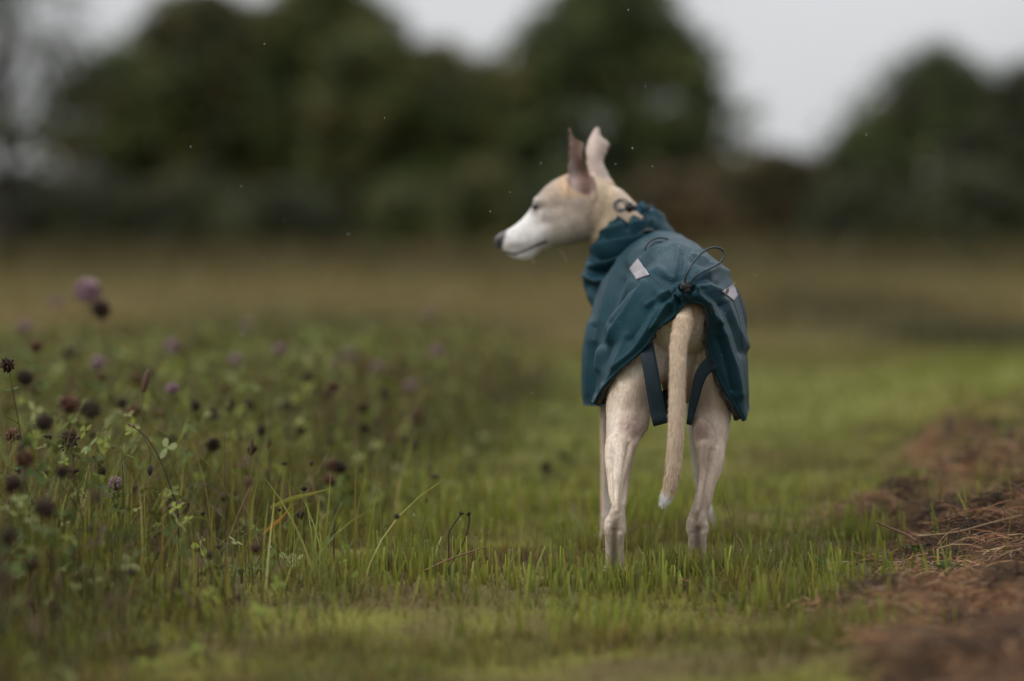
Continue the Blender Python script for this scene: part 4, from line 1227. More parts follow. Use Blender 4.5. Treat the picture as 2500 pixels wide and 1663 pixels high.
# creases of the cloth: polyline, height (mm), breadth (px)
FOLDS = [
    ([(1545, 690), (1513, 750), (1488, 793), (1467, 841), (1459, 900)], 4.5, 8),
    ([(1571, 691), (1534, 745), (1507, 782), (1490, 830)], 4.0, 7),
    ([(1560, 690), (1524, 748), (1498, 790)], -3.5, 5),
    ([(1622, 723), (1588, 798), (1561, 841), (1513, 900)], 4.5, 11),
    ([(1600, 728), (1570, 785), (1540, 830)], -3.5, 10),
    ([(1585, 672), (1609, 657), (1649, 688)], 3.5, 6),
    ([(1600, 672), (1640, 694)], -3.0, 6),
    ([(1659, 616), (1654, 650), (1652, 684)], 5.0, 6),
    ([(1664, 625), (1661, 660), (1658, 690)], -3.5, 6),
    ([(1633, 737), (1612, 774), (1600, 800)], 5.0, 7),
    ([(1646, 716), (1652, 740), (1648, 762)], 5.5, 5), ([(1654, 716), (1660, 742)], -5.0, 4),
    ([(1640, 712), (1610, 722), (1580, 745)], 3.5, 6), ([(1640, 722), (1612, 740)], -4.0, 5),
    ([(1480, 960), (1500, 910), (1520, 860), (1530, 820)], 3.0, 10), ([(1470, 930), (1482, 880), (1498, 840)], -2.5, 8),
    ([(1540, 655), (1575, 628), (1610, 612)], 3.0, 7), ([(1545, 668), (1590, 640)], -2.5, 6),
    ([(1716, 672), (1747, 655), (1789, 672)], 4.0, 7), ([(1700, 690), (1730, 680), (1760, 690)], -4.5, 7),
    ([(1706, 705), (1730, 700), (1762, 712)], 4.0, 7), ([(1705, 715), (1735, 722), (1765, 745)], -4.0, 7),
    ([(1702, 722), (1718, 736), (1734, 760), (1752, 785)], 5.0, 6),
    ([(1777, 734), (1798, 792), (1818, 850)], 4.0, 7), ([(1768, 745), (1790, 800), (1806, 860)], -4.0, 8),
    ([(1745, 776), (1767, 819), (1790, 900), (1799, 964)], 4.5, 9), ([(1756, 830), (1772, 890), (1785, 950)], -3.5, 7),
    ([(1600, 615), (1650, 600), (1700, 615)], 2.5, 7), ([(1690, 625), (1720, 628), (1750, 650)], 3.0, 5), ([(1690, 640), (1725, 645)], -3.0, 6),
    # the front half
    ([(1520, 640), (1490, 690), (1468, 760), (1450, 830)], 4.0, 9), ([(1530, 655), (1500, 705), (1480, 770), (1470, 840)], -6.0, 9),
    ([(1440, 790), (1432, 870), (1436, 960)], 3.0, 9), ([(1450, 800), (1446, 880), (1452, 960)], -3.5, 8),
    ([(1570, 600), (1545, 630), (1520, 670)], 3.5, 8)]


def fold_disp(V, folds):
    px, py = proj(V)
    r = np.zeros(len(V))
    for poly, h_, w_ in folds:
        d_ = pdist(px, py, poly)
        r += h_ * 0.0017 * np.exp(-(d_ / (w_ * 1.15)) ** 1.35)
    return r


def grid_normals(G):
    du = np.gradient(G, axis=0); dv = np.gradient(G, axis=1)
    n_ = np.cross(du, dv)
    return n_ / (np.linalg.norm(n_, axis=2)[..., None] + 1e-12)


GP = P(1674, 706, 4.985)
nrm = grid_normals(cg)
if nrm[NU // 3, NV // 2][2] < 0: nrm = -nrm
flat = cg.reshape(-1, 3)
dG = flat - GP[None]
rr = np.linalg.norm(dG, axis=1) + 1e-6
phi = np.arctan2(dG[:, 2], dG[:, 0])
rad_f = (fbm(phi * 3.4 + 20, np.log(rr + 0.02) * 1.3, seed=101, oct=2) - 0.5) * 0.014 * np.exp(-rr / 0.075) * sstep(0.004, 0.03, rr)
q = flat[:, 0] * 0.93 + flat[:, 2] * 0.37
pp = -flat[:, 0] * 0.37 + flat[:, 2] * 0.93
crease = np.abs(2 * fbm(q * 15, pp * 4.5, flat[:, 1] * 6, seed=103, oct=2) - 1)
soft = fbm(q * 17, pp * 6, flat[:, 1] * 9, seed=107, oct=2) - 0.5
disp = fold_disp(flat, FOLDS) + rad_f + (0.25 - crease) * 0.0075 + soft * 0.012
edge = np.minimum(sstep(0, 0.03, np.repeat(np.linspace(0, 1, NU), NV)), 1) * 0.75 + 0.25
coatG = (flat + nrm.reshape(-1, 3) * (disp * edge)[:, None]).reshape(NU, NV, 3)
coatN = grid_normals(coatG)
if coatN[NU // 3, NV // 2][2] < 0: coatN = -coatN
TH = 0.0016
outer, inner = coatG, coatG - coatN * TH
n_ = NU * NV
V = np.concatenate((outer.reshape(-1, 3), inner.reshape(-1, 3)))
Q = grid_faces(NU, NV)
rim = list(range(NV)) + [k * NV + NV - 1 for k in range(1, NU)] + [(NU - 1) * NV + k for k in range(NV - 2, -1, -1)] + [k * NV for k in range(NU - 2, 0, -1)]
rq = np.array([(rim[(i + 1) % len(rim)], rim[i], rim[i] + n_, rim[(i + 1) % len(rim)] + n_) for i in range(len(rim))])
me = make_mesh('coat', V - np.array(DOG_AT), [Q, Q[:, ::-1] + n_, rq], M_FABRIC)
coat = link('coat', me, dog)
coat['label'] = 'dark teal waterproof dog coat gathered at the tail'
CBVH = BVHTree.FromPolygons([tuple(v) for v in outer.reshape(-1, 3)], Q.tolist())


def on_coat(px, py, lift=0.0008):
    d = Vector(P(px, py, 5.2) - np.array((0, 0, CAM_H))).normalized()
    h_ = CBVH.ray_cast(Vector((0, 0, CAM_H)), d)
    if h_[0] is None: return None
    n__ = h_[1] if h_[1].dot(d) < 0 else -h_[1]
    return np.array(h_[0]) + np.array(n__) * lift


# fleece lining, a little longer than the shell where the flaps turn outwards
lin = coatG - coatN * 0.0045
fz = (fbm(lin[..., 0] * 230, lin[..., 1] * 230, lin[..., 2] * 230, seed=113, oct=2) - 0.5) * 0.005
lin = lin + coatN * np.minimum(fz, 0.0015)[..., None]
ext = lin[:1].copy()
hv_ = np.linspace(0, 1, NV)
amt = 0.008 + 0.013 * np.exp(-((hv_ - 0.66) / 0.07) ** 2) + 0.010 * np.exp(-((hv_ - 0.40) / 0.05) ** 2)
cen_x = np.interp(hv_, [0, 0.5, 1], [1, 0.0, -1])
rows = []
for k in (1.0, 0.66, 0.33):
    e_ = lin[0].copy()
    e_[:, 0] += cen_x * amt * k * 1.15
    e_[:, 1] += 0.012 * k + 0.004
    e_[:, 2] -= 0.002 * k
    e_ += RNG.normal(0, 0.0012, e_.shape)
    rows.append(e_)
LG = np.concatenate((np.array(rows), lin[::1]))
LG = np.concatenate((LG[:3], LG[3::2]))[:, ::2]
me = make_mesh('lining', LG.reshape(-1, 3) - np.array(DOG_AT), [grid_faces(LG.shape[0], LG.shape[1])], M_LINING)
o = link('lining', me, coat); o['label'] = 'dark grey fleece lining of the coat'

# bound hem
m = MB(); m.add(*tube_arrays(outer[0] - coatN[0] * 0.0008, 0.0021, 8)); link('hem_binding', m.mesh('hem_binding', M_FABRIC, origin=DOG_AT), coat)
for jj in (0, NV - 1):
    m = MB(); m.add(*tube_arrays(outer[:, jj], 0.0018, 6)); link('hem_binding', m.mesh('hem_binding', M_FABRIC, origin=DOG_AT), coat)

# standing collar with its folds
CR = [((1446, 756), (1690, 742), 5.66, 0.086), ((1430, 716), (1686, 672), 5.66, 0.092), ((1424, 672), (1672, 618), 5.665, 0.095), ((1437, 622), (1652, 574), 5.67, 0.088),
      ((1452, 592), (1630, 546), 5.68, 0.078), ((1468, 565), (1622, 532), 5.69, 0.072), ((1479, 541), (1606, 518), 5.70, 0.066), ((1487, 530), (1588, 508), 5.70, 0.060)]
rings = []
for (lx, ly), (rx, ry), D, dh in CR:
    a, b_ = P(lx, ly, D), P(rx, ry, D)
    rings.append(((a + b_) / 2, (b_ - a) / 2, np.array((0, -dh, -0.012))))
R = catmull(np.array(rings), 110)
th = np.linspace(0, 2 * np.pi, 200, endpoint=False)
kg = R[:, 0][:, None] + np.cos(th)[None, :, None] * R[:, 1][:, None] + np.sin(th)[None, :, None] * R[:, 2][:, None]
kgw = np.concatenate((kg[:, -1:], kg, kg[:, :1]), 1)
kn = grid_normals(kgw)[:, 1:-1]
if ((kn - 0) * (kg - R[:, 0][:, None])).sum() < 0: kn = -kn
CF = [([(1469, 571), (1505, 563), (1556, 554), (1590, 546)], 6, 8), ([(1480, 585), (1518, 580), (1560, 568), (1605, 560)], -7, 7),
      ([(1444, 609), (1509, 592), (1556, 572), (1600, 566)], 7, 8), ([(1450, 628), (1501, 621), (1530, 606), (1560, 588), (1602, 573)], -13, 10),
      ([(1442, 651), (1484, 645), (1535, 620), (1570, 598)], 8, 8), ([(1442, 662), (1490, 662), (1530, 645)], -10, 8),
      ([(1427, 674), (1463, 687), (1490, 682), (1520, 665)], 7, 8), ([(1430, 700), (1470, 715), (1500, 705)], -11, 12),
      ([(1528, 524), (1530, 558)], -7, 5), ([(1518, 524), (1521, 552)], 5, 6), ([(1545, 520), (1548, 545)], 4, 6), ([(1570, 516), (1575, 540)], -5, 6),
      ([(1590, 520), (1615, 530)], 4, 6), ([(1480, 548), (1500, 545), (1520, 536)], 3, 6)]
kf = kg.reshape(-1, 3)
kd = fold_disp(kf, CF)
front = kf[:, 1] < 5.72
facing = np.clip(-kn.reshape(-1, 3)[:, 1], 0, 1) ** 0.55
kd = np.where(front, kd * facing * 1.9, 0) + np.where(front, 0.0, 0.004) * (np.sin(np.repeat(np.linspace(0, 1, 110), 200) * 30 + np.tile(th, 110) * 2)) + (fbm(kf[:, 0] * 28, kf[:, 1] * 28, kf[:, 2] * 40, seed=121) - 0.5) * 0.006
kg = (kf + kn.reshape(-1, 3) * kd[:, None]).reshape(110, 200, 3)
kin = kg - kn * 0.003
V = np.concatenate((kg.reshape(-1, 3), kin.reshape(-1, 3)))
Qk = grid_faces(110, 200, True)
j = np.arange(200); j2 = (j + 1) % 200
rq = np.stack((109 * 200 + j, 109 * 200 + j2, 109 * 200 + j2 + 22000, 109 * 200 + j + 22000), -1)
me = make_mesh('collar', V - np.array(DOG_AT), [Qk, Qk[:, ::-1] + 22000, rq], M_FABRIC)
o = link('collar', me, coat); o['label'] = 'crumpled funnel collar of the coat round the neck'


# reflective patches
def patch(corners, nm=14):
    c = np.array(corners, float)
    pts, ok = [], True
    for i in range(nm):
        for k in range(nm):
            u, v = i / (nm - 1), k / (nm - 1)
            p = (c[0] * (1 - u) + c[1] * u) * (1 - v) + (c[3] * (1 - u) + c[2] * u) * v
            h_ = on_coat(p[0], p[1], 0.0014)
            if h_ is None: h_ = pts[-1] if pts else P(p[0], p[1], 5.2)
            pts.append(h_)
    o_ = link('reflective_patch', make_mesh('reflective_patch', np.array(pts) - np.array(DOG_AT), [grid_faces(nm, nm)], M_REFLECT), coat)
    md_2 = o_.modifiers.new('t', 'SOLIDIFY'); md_2.thickness = 0.0008; md_2.offset = 0
    return o_


o = patch([(1559, 632), (1587, 672), (1555, 683), (1538, 657)]); o['label'] = 'pale grey reflective patch on the left hip of the coat'
o = patch([(1796, 690), (1806, 714), (1790, 735), (1761, 712)]); o['label'] = 'pale grey reflective patch on the right hip of the coat'

# seams
for s_ in ([(1587, 672), (1605, 690), (1622, 706), (1645, 716)], [(1761, 713), (1740, 722), (1722, 732), (1705, 738)],
           [(1659, 612), (1655, 640), (1652, 680)], [(1790, 735), (1800, 765), (1808, 800), (1813, 850)],
           [(1455, 970), (1480, 938), (1515, 902), (1548, 866)]):
    pts = [on_coat(*p, lift=0.0002) for p in catmull(np.array(s_, float), 24)]
    pts = [p for p in pts if p is not None]
    if len(pts) > 4:
        m = MB(); m.add(*tube_arrays(pts, 0.00055, 5)); link('seam', m.mesh('seam', M_STRAP, origin=DOG_AT), coat)

# gathered cloth, cord lock and the loop of cord at the tail
m = MB()
tt = np.linspace(0, 2 * np.pi, 60)
ring = np.stack((np.cos(tt) * 0.0165, -0.004 + 0.004 * np.sin(3 * tt), np.sin(tt) * 0.0115), -1)
ring += np.stack((fbm(np.cos(tt) * 2 + 5, np.sin(tt) * 2 + 5, seed=131) - 0.5, 0 * tt, fbm(np.cos(tt) * 2 + 9, np.sin(tt) * 2 + 5, seed=132) - 0.5), -1) * 0.008
m.add(*tube_arrays(P(1677, 708, 4.975)[None] + ring, 0.0042 + 0.0018 * np.sin(7 * tt), 9))
for ang, ln in ((2.6, 0.022), (3.5, 0.026), (-0.5, 0.024), (0.3, 0.020), (4.3, 0.020), (5.1, 0.022)):
    d_ = np.array((math.cos(ang), 0.15, math.sin(ang)))
    c_ = P(1676, 708, 4.98)
    m.add(*tube_arrays(catmull([c_ + d_ * 0.006, c_ + d_ * 0.014 + np.array((0, -0.003, 0)), c_ + d_ * ln + np.array((0, 0.004, 0))], 10), np.array([0.004, 0.005, 0.0052, 0.005, 0.0048, 0.0044, 0.004, 0.0034, 0.0025, 0.0012]), 8))
o = link('gathered_hem', m.mesh('gathered_hem', M_FABRIC, origin=DOG_AT), coat)


def cord_lock(c, ax, L_=0.019, r_=0.0075):
    c = np.asarray(c, float); ax = np.asarray(ax, float); ax /= np.linalg.norm(ax)
    m_ = MB()
    prof = [(-0.5, 0.55), (-0.48, 0.85), (-0.40, 1.0), (0.12, 1.0), (0.16, 0.90), (0.20, 0.78), (0.40, 0.78), (0.47, 0.68), (0.50, 0.45)]
    m_.add(*tube_arrays([c + ax * L_ * a_ for a_, _ in prof], [r_ * b_ for _, b_ in prof], 16))
    s_ = np.cross(ax, (0, 1, 0)); s_ /= np.linalg.norm(s_)
    for q_ in (-1, 1):   # side lugs
        m_.add(*tube_arrays([c + s_ * q_ * r_ * 0.9 - ax * L_ * 0.38, c + s_ * q_ * r_ * 1.12, c + s_ * q_ * r_ * 0.9 + ax * L_ * 0.12], [0.0012, 0.0022, 0.0012], 6))
    return link('cord_lock', m_.mesh('cord_lock', M_BLACK, origin=DOG_AT), coat)


cord_lock(P(1675, 702, 4.965), (0.25, -0.35, -0.85))
cord_lock(P(1540, 507, 5.64), (0.9, -0.3, -0.1), 0.022, 0.0075)
cord_lock(P(1582, 563, 5.57), (0.9, -0.3, 0.3), 0.018, 0.0045)


def drawcord(pts, r_=0.0017, n__=60):
    m_ = MB(); m_.add(*tube_arrays(catmull([P(*p) for p in pts], n__), r_, 8))
    return link('drawcord', m_.mesh('drawcord', M_CORD, origin=DOG_AT), coat)


drawcord([(1670, 696, 4.965), (1674, 677, 4.958), (1682, 659, 4.955), (1701, 630, 4.965), (1724, 610, 4.98), (1745, 604, 4.995), (1763, 610, 5.005), (1768, 624, 5.005), (1758, 641, 4.998), (1737, 654, 4.985), (1709, 667, 4.97), (1692, 680, 4.965), (1688, 700, 4.97)], 0.0018)
drawcord([(1535, 505, 5.64), (1518, 516, 5.635), (1504, 514, 5.635), (1499, 501, 5.64), (1508, 489, 5.645), (1524, 488, 5.645), (1538, 498, 5.642), (1545, 506, 5.64)], 0.0018)
drawcord([(1535, 508, 5.645), (1522, 512, 5.65), (1508, 509, 5.655), (1505, 499, 5.66), (1514, 492, 5.66), (1530, 499, 5.65)], 0.0016)
drawcord([(1545, 507, 5.64), (1565, 506, 5.635), (1582, 505, 5.63), (1596, 502, 5.63)], 0.0022)
drawcord([(1574, 614, 5.31), (1578, 600, 5.31), (1589, 588, 5.32), (1607, 581, 5.33), (1627, 583, 5.33), (1642, 590, 5.33), (1650, 602, 5.34)], 0.0020)
drawcord([(1582, 614, 5.31), (1587, 602, 5.31), (1600, 592, 5.32), (1618, 590, 5.32), (1632, 597, 5.33)], 0.0018)
drawcord([(1560, 570, 5.57), (1580, 562, 5.555), (1605, 566, 5.55), (1640, 572, 5.53)], 0.0016)


# puckered tab of cloth behind the collar lock
def ribbon(left, right, name, mat, parent, th_=0.0016, n__=40, lab=None, nw=5):
    Lp, Rp = catmull([P(*p) for p in left], n__), catmull([P(*p) for p in right], n__)
    G_ = np.stack([Lp * (1 - q_) + Rp * q_ for q_ in np.linspace(0, 1, nw)], 1)
    o_ = link(name, make_mesh(name, G_.reshape(-1, 3) - np.array(DOG_AT), [grid_faces(n__, nw)], mat), parent)
    md_3 = o_.modifiers.new('t', 'SOLIDIFY'); md_3.thickness = th_; md_3.offset = 0
    if lab: o_['label'] = lab
    return o_


ribbon([(1556, 498, 5.63), (1566, 510, 5.62), (1572, 524, 5.625)], [(1570, 491, 5.64), (1580, 506, 5.63), (1588, 522, 5.635)], 'pull_tab', M_FABRIC, coat, 0.003)
ribbon([(1548, 512, 5.64), (1560, 520, 5.62), (1575, 530, 5.62)], [(1554, 502, 5.64), (1566, 508, 5.63), (1584, 516, 5.63)], 'pull_tab', M_FABRIC, coat, 0.003)
# leg straps
ribbon([(1556, 838, 5.065), (1566, 880, 5.048), (1576, 940, 5.045), (1586, 1000, 5.052), (1596, 1040, 5.062), (1606, 1020, 5.12), (1604, 960, 5.19)],
       [(1589, 812, 5.055), (1602, 875, 5.043), (1613, 935, 5.040), (1624, 1000, 5.048), (1630, 1031, 5.058), (1636, 1012, 5.12), (1630, 950, 5.19)], 'leg_strap', M_STRAP, coat, 0.0014)
ribbon([(1742, 868, 5.05), (1728, 872, 5.058), (1712, 886, 5.062), (1698, 910, 5.068), (1689, 945, 5.075), (1681, 990, 5.085), (1676, 1034, 5.10), (1680, 1015, 5.16)],
       [(1750, 905, 5.05), (1738, 908, 5.058), (1726, 920, 5.062), (1716, 942, 5.068), (1708, 970, 5.075), (1698, 1005, 5.085), (1688, 1038, 5.10), (1694, 1015, 5.16)], 'leg_strap', M_STRAP, coat, 0.0014)
# black and red strap end on the far side
ribbon([(1788, 704, 5.26), (1799, 735, 5.28), (1808, 770, 5.29), (1811, 805, 5.30)], [(1796, 702, 5.29), (1809, 732, 5.31), (1819, 768, 5.32), (1820, 808, 5.33)], 'side_buckle', M_STRAP, coat, 0.006)
ribbon([(1813, 758, 5.395), (1815, 768, 5.395), (1815, 778, 5.395)], [(1817, 758, 5.40), (1818, 768, 5.40), (1818, 778, 5.40)], 'side_tab', M_RED, coat, 0.004)

# rain beaded on the cloth
m = MB()
cntd = 0
for _ in range(300):
    zone = random.random()
    if zone < 0.6: px_, py_ = random.gauss(1690, 55), random.gauss(612, 18)
    else: px_, py_ = random.uniform(1470, 1800), random.uniform(610, 960)
    h_ = on_coat(px_, py_, 0.0003)
    if h_ is None: continue
    m.add(h_[None] + SPV * random.uniform(0.0002, 0.0006), None, SPT); cntd += 1
tag(link('rain_beads', m.mesh('rain_beads', M_BEAD, origin=DOG_AT), coat), kind='stuff')

# ------------------------------------------------------------------ grass right round the feet
mb = MB()
for (fx, fy, sx_, sy_, nn_, h0, h1) in ((0.174, 4.965, 0.055, 0.025, 420, 0.020, 0.050), (0.315, 5.03, 0.06, 0.03, 620, 0.035, 0.070), (0.18, 5.56, 0.05, 0.03, 260, 0.02, 0.05), (0.385, 5.68, 0.05, 0.03, 260, 0.02, 0.05)):
    x_, y_ = RNG.normal(fx, sx_, nn_), RNG.normal(fy, sy_, nn_)
    b = np.stack((x_, y_, ground_h(x_, y_) - 0.004), -1)
    V, Q, C = blades(b, RNG.uniform(h0, h1, nn_), RNG.uniform(0.0014, 0.0036, nn_), RNG.normal(0, 0.3, nn_), RNG.uniform(0, 0.5, nn_), pick(GREENS + DRY[:2], nn_) * 0.7, pick(GREENS + DRY[2:3], nn_), 3, 0.3)
    mb.add(V, Q, None, C)
tag(link('foot_grass', mb.mesh('foot_grass', M_GRASS)), 'tufts of grass round the paws of the dog', 'grass', kind='stuff')

# ------------------------------------------------------------------ clover and other meadow plants
def floret_head(cols, r0=0.0125, nf=70, droop=0.0, seed=1, spread=1.0):
    rg = np.random.default_rng(seed)
    m_ = MB()
    m_.add(SPV2 * np.array((r0 * 0.62, r0 * 0.62, r0 * 0.72)), None, SPT2, np.asarray(cols[0]) * 0.7)
    for k in range(nf):
        z_ = 1 - 1.75 * (k + 0.5) / nf
        a_ = k * 2.39996 + rg.normal(0, 0.15)
        rr_ = math.sqrt(max(0, 1 - z_ * z_))
        d_ = np.array((rr_ * math.cos(a_), rr_ * math.sin(a_), z_ * 0.9 + 0.25 - droop))
        d_ /= np.linalg.norm(d_)
        s_ = np.cross(d_, rg.normal(0, 1, 3)); s_ /= np.linalg.norm(s_); t_ = np.cross(d_, s_)
        l_ = r0 * rg.uniform(0.85, 1.2); w_ = r0 * 0.13 * spread
        c_ = np.asarray(cols[rg.integers(0, len(cols))]) * rg.uniform(0.75, 1.25)
        p0, p1_, p2_ = d_ * r0 * 0.35, d_ * l_ * 0.8, d_ * l_ * 1.08 + np.array((0, 0, -0.0012))
        Vf = [p0 + s_ * w_ * .6, p0 - s_ * w_ * .3 + t_ * w_ * .5, p0 - s_ * w_ * .3 - t_ * w_ * .5,
              p1_ + s_ * w_, p1_ - s_ * w_ * .5 + t_ * w_ * .9, p1_ - s_ * w_ * .5 - t_ * w_ * .9, p2_]
        m_.add(np.array(Vf), [(0, 1, 4, 3), (1, 2, 5, 4), (2, 0, 3, 5)], [(3, 4, 6), (4, 5, 6), (5, 3, 6)], np.clip(c_, 0, 0.9))
    return m_.mesh('flower_head', M_PLANT)


PINK = [floret_head([(0.32, 0.19, 0.235), (0.37, 0.24, 0.28), (0.26, 0.14, 0.18), (0.42, 0.32, 0.34)], 0.0135, 80, seed=k) for k in (1, 2, 3)]
RUST = [floret_head([(0.13, 0.060, 0.034), (0.18, 0.09, 0.05), (0.22, 0.13, 0.11), (0.09, 0.045, 0.028)], 0.0125, 70, 0.3, seed=k) for k in (4, 5)]
DEAD = [floret_head([(0.050, 0.030, 0.022), (0.075, 0.045, 0.032), (0.035, 0.022, 0.018)], 0.0120, 60, 0.7, seed=k, spread=1.3) for k in (6, 7)]


def trefoil(seed):
    rg = np.random.default_rng(seed)
    m_ = MB()
    L_ = rg.uniform(0.015, 0.023)
    c_ = np.array((0.075, 0.115, 0.03)) * rg.uniform(0.7, 1.25)
    for k in range(3):
        a_ = k * 2.094 + rg.normal(0, 0.15)
        lx, ly, lz = LEAFLET.T * L_
        m_.add(np.stack((np.cos(a_) * lx - np.sin(a_) * ly, np.sin(a_) * lx + np.cos(a_) * ly, lz + lx * 0.25), -1), None, LEAFLET_T, c_)
    return m_.mesh('leaf', M_PLANT)


TREF = [trefoil(k) for k in range(5)]
KINDS = {
    'pink': (PINK, 'pink_clover', 'pink clover bloom on a thin stem', 'pink clovers in bloom'),
    'rust': (RUST, 'fading_clover', 'clover head faded to rusty brown', 'faded rusty clovers'),
    'dead': (DEAD, 'dead_clover', 'dead dark clover head', 'dead dark clover heads')}


def clover(px, py, D, kind, lab=None, tilt=None, big=1.0, grp=True):
    if D > 5.3: D = 5.3 + (D - 5.3) * 1.18
    hp_ = P(px, py, D)
    heads, nm_, lb_, gp_ = KINDS[kind]
    bx_ = hp_[0] + random.gauss(0, 0.02); by_ = D + random.gauss(0, 0.02)
    bz_ = float(ground_h(bx_, by_)) - 0.01
    root = empty(nm_, (bx_, by_, bz_))
    if px > 1120: zone = ' standing alone in the mown path'
    elif D < 4.7: zone = ' at the strongly blurred near end of the strip'
    elif D < 5.9: zone = ' among the sharp wet grass of the strip'
    elif D < 7.1: zone = ' in the middle of the uncut strip'
    else: zone = ' at the far end of the uncut strip'
    tag(root, lab or lb_ + zone, 'clover', gp_ + zone if (grp and not lab) else None)
    hl_ = hp_ - np.array((bx_, by_, bz_))
    mid_ = hl_ * 0.5 + np.array((random.gauss(0, 0.012), random.gauss(0, 0.012), 0.01))
    pts = catmull([np.zeros(3), mid_, hl_], 9)
    m_ = MB()
    m_.add(*tube_arrays(pts, np.linspace(0.0014, 0.0009, 9), 5), C=(0.07, 0.085, 0.025) if kind == 'pink' else (0.075, 0.06, 0.028))
    link('stem', m_.mesh('stem', M_PLANT), root)
    o_ = link('flower_head', random.choice(heads), root, hl_)
    o_.scale = (big * random.uniform(0.85, 1.15),) * 3
    t_ = tilt if tilt is not None else random.gauss(0, 0.35) + (0.7 if kind == 'dead' else 0)
    o_.rotation_euler = (t_ * random.choice((-1, 1)) if tilt is None else 0.2, t_ if tilt is not None else random.gauss(0, 0.3), random.uniform(0, 6))
    for q_ in range(3):
        f_ = random.uniform(0.35, 0.93)
        l_ = link('leaf', random.choice(TREF), root, pts[int(f_ * 8)] + np.array((random.gauss(0, 0.006), random.gauss(0, 0.006), 0)))
        l_.rotation_euler = (random.gauss(0, 0.4), random.gauss(0, 0.4), random.uniform(0, 6))
    return root


for px_, py_, D_, k_ in ((135, 741, 8.6, 'pink'), (88, 846, 6.1, 'rust'), (63, 920, 4.25, 'dead'), (240, 888, 7.0, 'pink'), (249, 922, 6.4, 'rust'),
                         (421, 846, 7.4, 'pink'), (445, 856, 7.4, 'dead'), (575, 881, 7.2, 'pink'), (680, 854, 7.0, 'pink'), (603, 794, 8.8, 'pink'), (421, 951, 6.0, 'pink'),
                         (512, 922, 7.0, 'dead'), (295, 983, 6.0, 'dead'), (221, 997, 4.4, 'dead'), (326, 1006, 5.8, 'rust'), (421, 1074, 5.7, 'dead'),
                         (32, 1064, 5.25, 'rust'), (109, 1029, 4.35, 'dead'), (168, 990, 4.4, 'rust'), (561, 987, 6.2, 'dead'), (610, 990, 6.3, 'dead'), (519, 1085, 5.7, 'dead'),
                         (810, 896, 7.8, 'pink'), (850, 870, 8.0, 'pink'), (921, 901, 7.8, 'pink'), (1066, 858, 7.3, 'pink'), (1046, 767, 8.9, 'pink'), (1004, 945, 7.5, 'pink'),
                         (895, 892, 7.7, 'rust'), (962, 919, 7.6, 'rust'), (814, 945, 6.2, 'rust'), (756, 923, 6.8, 'dead'), (886, 995, 6.5, 'dead'), (1022, 1017, 7.0, 'rust'),
                         (1162, 1057, 7.5, 'dead'), (1229, 1037, 7.8, 'dead'), (1350, 1021, 8.2, 'dead'), (1332, 1140, 6.7, 'dead'), (1374, 1111, 6.9, 'dead'), (1290, 1173, 6.5, 'dead'), (1145, 1146, 6.8, 'dead'),
                         (1312, 914, 9.6, 'pink'), (890, 1044, 6.3, 'dead'), (734, 1053, 6.2, 'dead'), (812, 1137, 5.9, 'rust'), (832, 1139, 5.9, 'dead'), (805, 1173, 5.8, 'rust'),
                         (170, 860, 7.0, 'dead'), (20, 890, 5.0, 'dead'), (330, 925, 6.8, 'rust'), (365, 905, 7.2, 'dead'), (480, 990, 6.1, 'dead'), (650, 935, 7.0, 'rust'), (700, 990, 6.6, 'dead'),
                         (30, 1180, 4.2, 'dead'), (110, 1240, 4.0, 'dead'), (20, 1310, 3.9, 'dead'), (60, 1120, 4.5, 'rust'), (150, 1150, 4.3, 'dead'), (1247, 865, 9.8, 'dead'), (960, 1070, 6.6, 'rust'), (770, 870, 8.2, 'rust'),
                         (540, 860, 8.3, 'dead'), (480, 830, 8.6, 'dead'), (60, 800, 7.6, 'pink'), (310, 815, 8.4, 'rust'), (940, 960, 7.0, 'dead'), (380, 1010, 6.3, 'rust'), (640, 1050, 6.0, 'dead')):
    clover(px_, py_, D_, k_, big=random.uniform(0.85, 1.15) * {'pink': 1.2, 'rust': 1.15, 'dead': 1.12}[k_])
clover(212, 714, 3.95, 'pink', 'tallest pink clover bloom, rising well above the strip beside a dark head', big=1.35)
clover(247, 752, 3.98, 'dead', 'tall dark clover head leaning against the tallest pink bloom', big=1.35)
clover(172, 1074, 5.05, 'dead', 'dead clover head hanging sideways beside the arching seed stalk', tilt=1.9, big=1.15)
clover(281, 1180, 5.0, 'pink', 'small purple clover bloom low in the grass under the hanging bud', tilt=0.3, big=0.9)
clover(245, 1150, 5.04, 'dead', 'small dead clover head just above the low purple bloom', tilt=2.2, big=0.7)


def stalk(name, label, cat, pts, r0, r1, col, part='stem', n__=24, rooted=True):
    if rooted: pts = [(pts[0][0], HZ + CAM_H * F_PX / pts[0][2] + 6, pts[0][2])] + list(pts)
    W_ = catmull([P(*p) for p in pts], n__)
    o0 = W_[0].copy(); o0[2] = float(ground_h(o0[0], o0[1]))
    root = empty(name, o0)
    tag(root, label, cat)
    m_ = MB(); m_.add(*tube_arrays(W_, np.linspace(r0, r1, n__), 7), C=col)
    link(part, m_.mesh(part, M_TWIG, origin=o0), root)
    return root, o0, W_


BRN = (0.045, 0.026, 0.018)
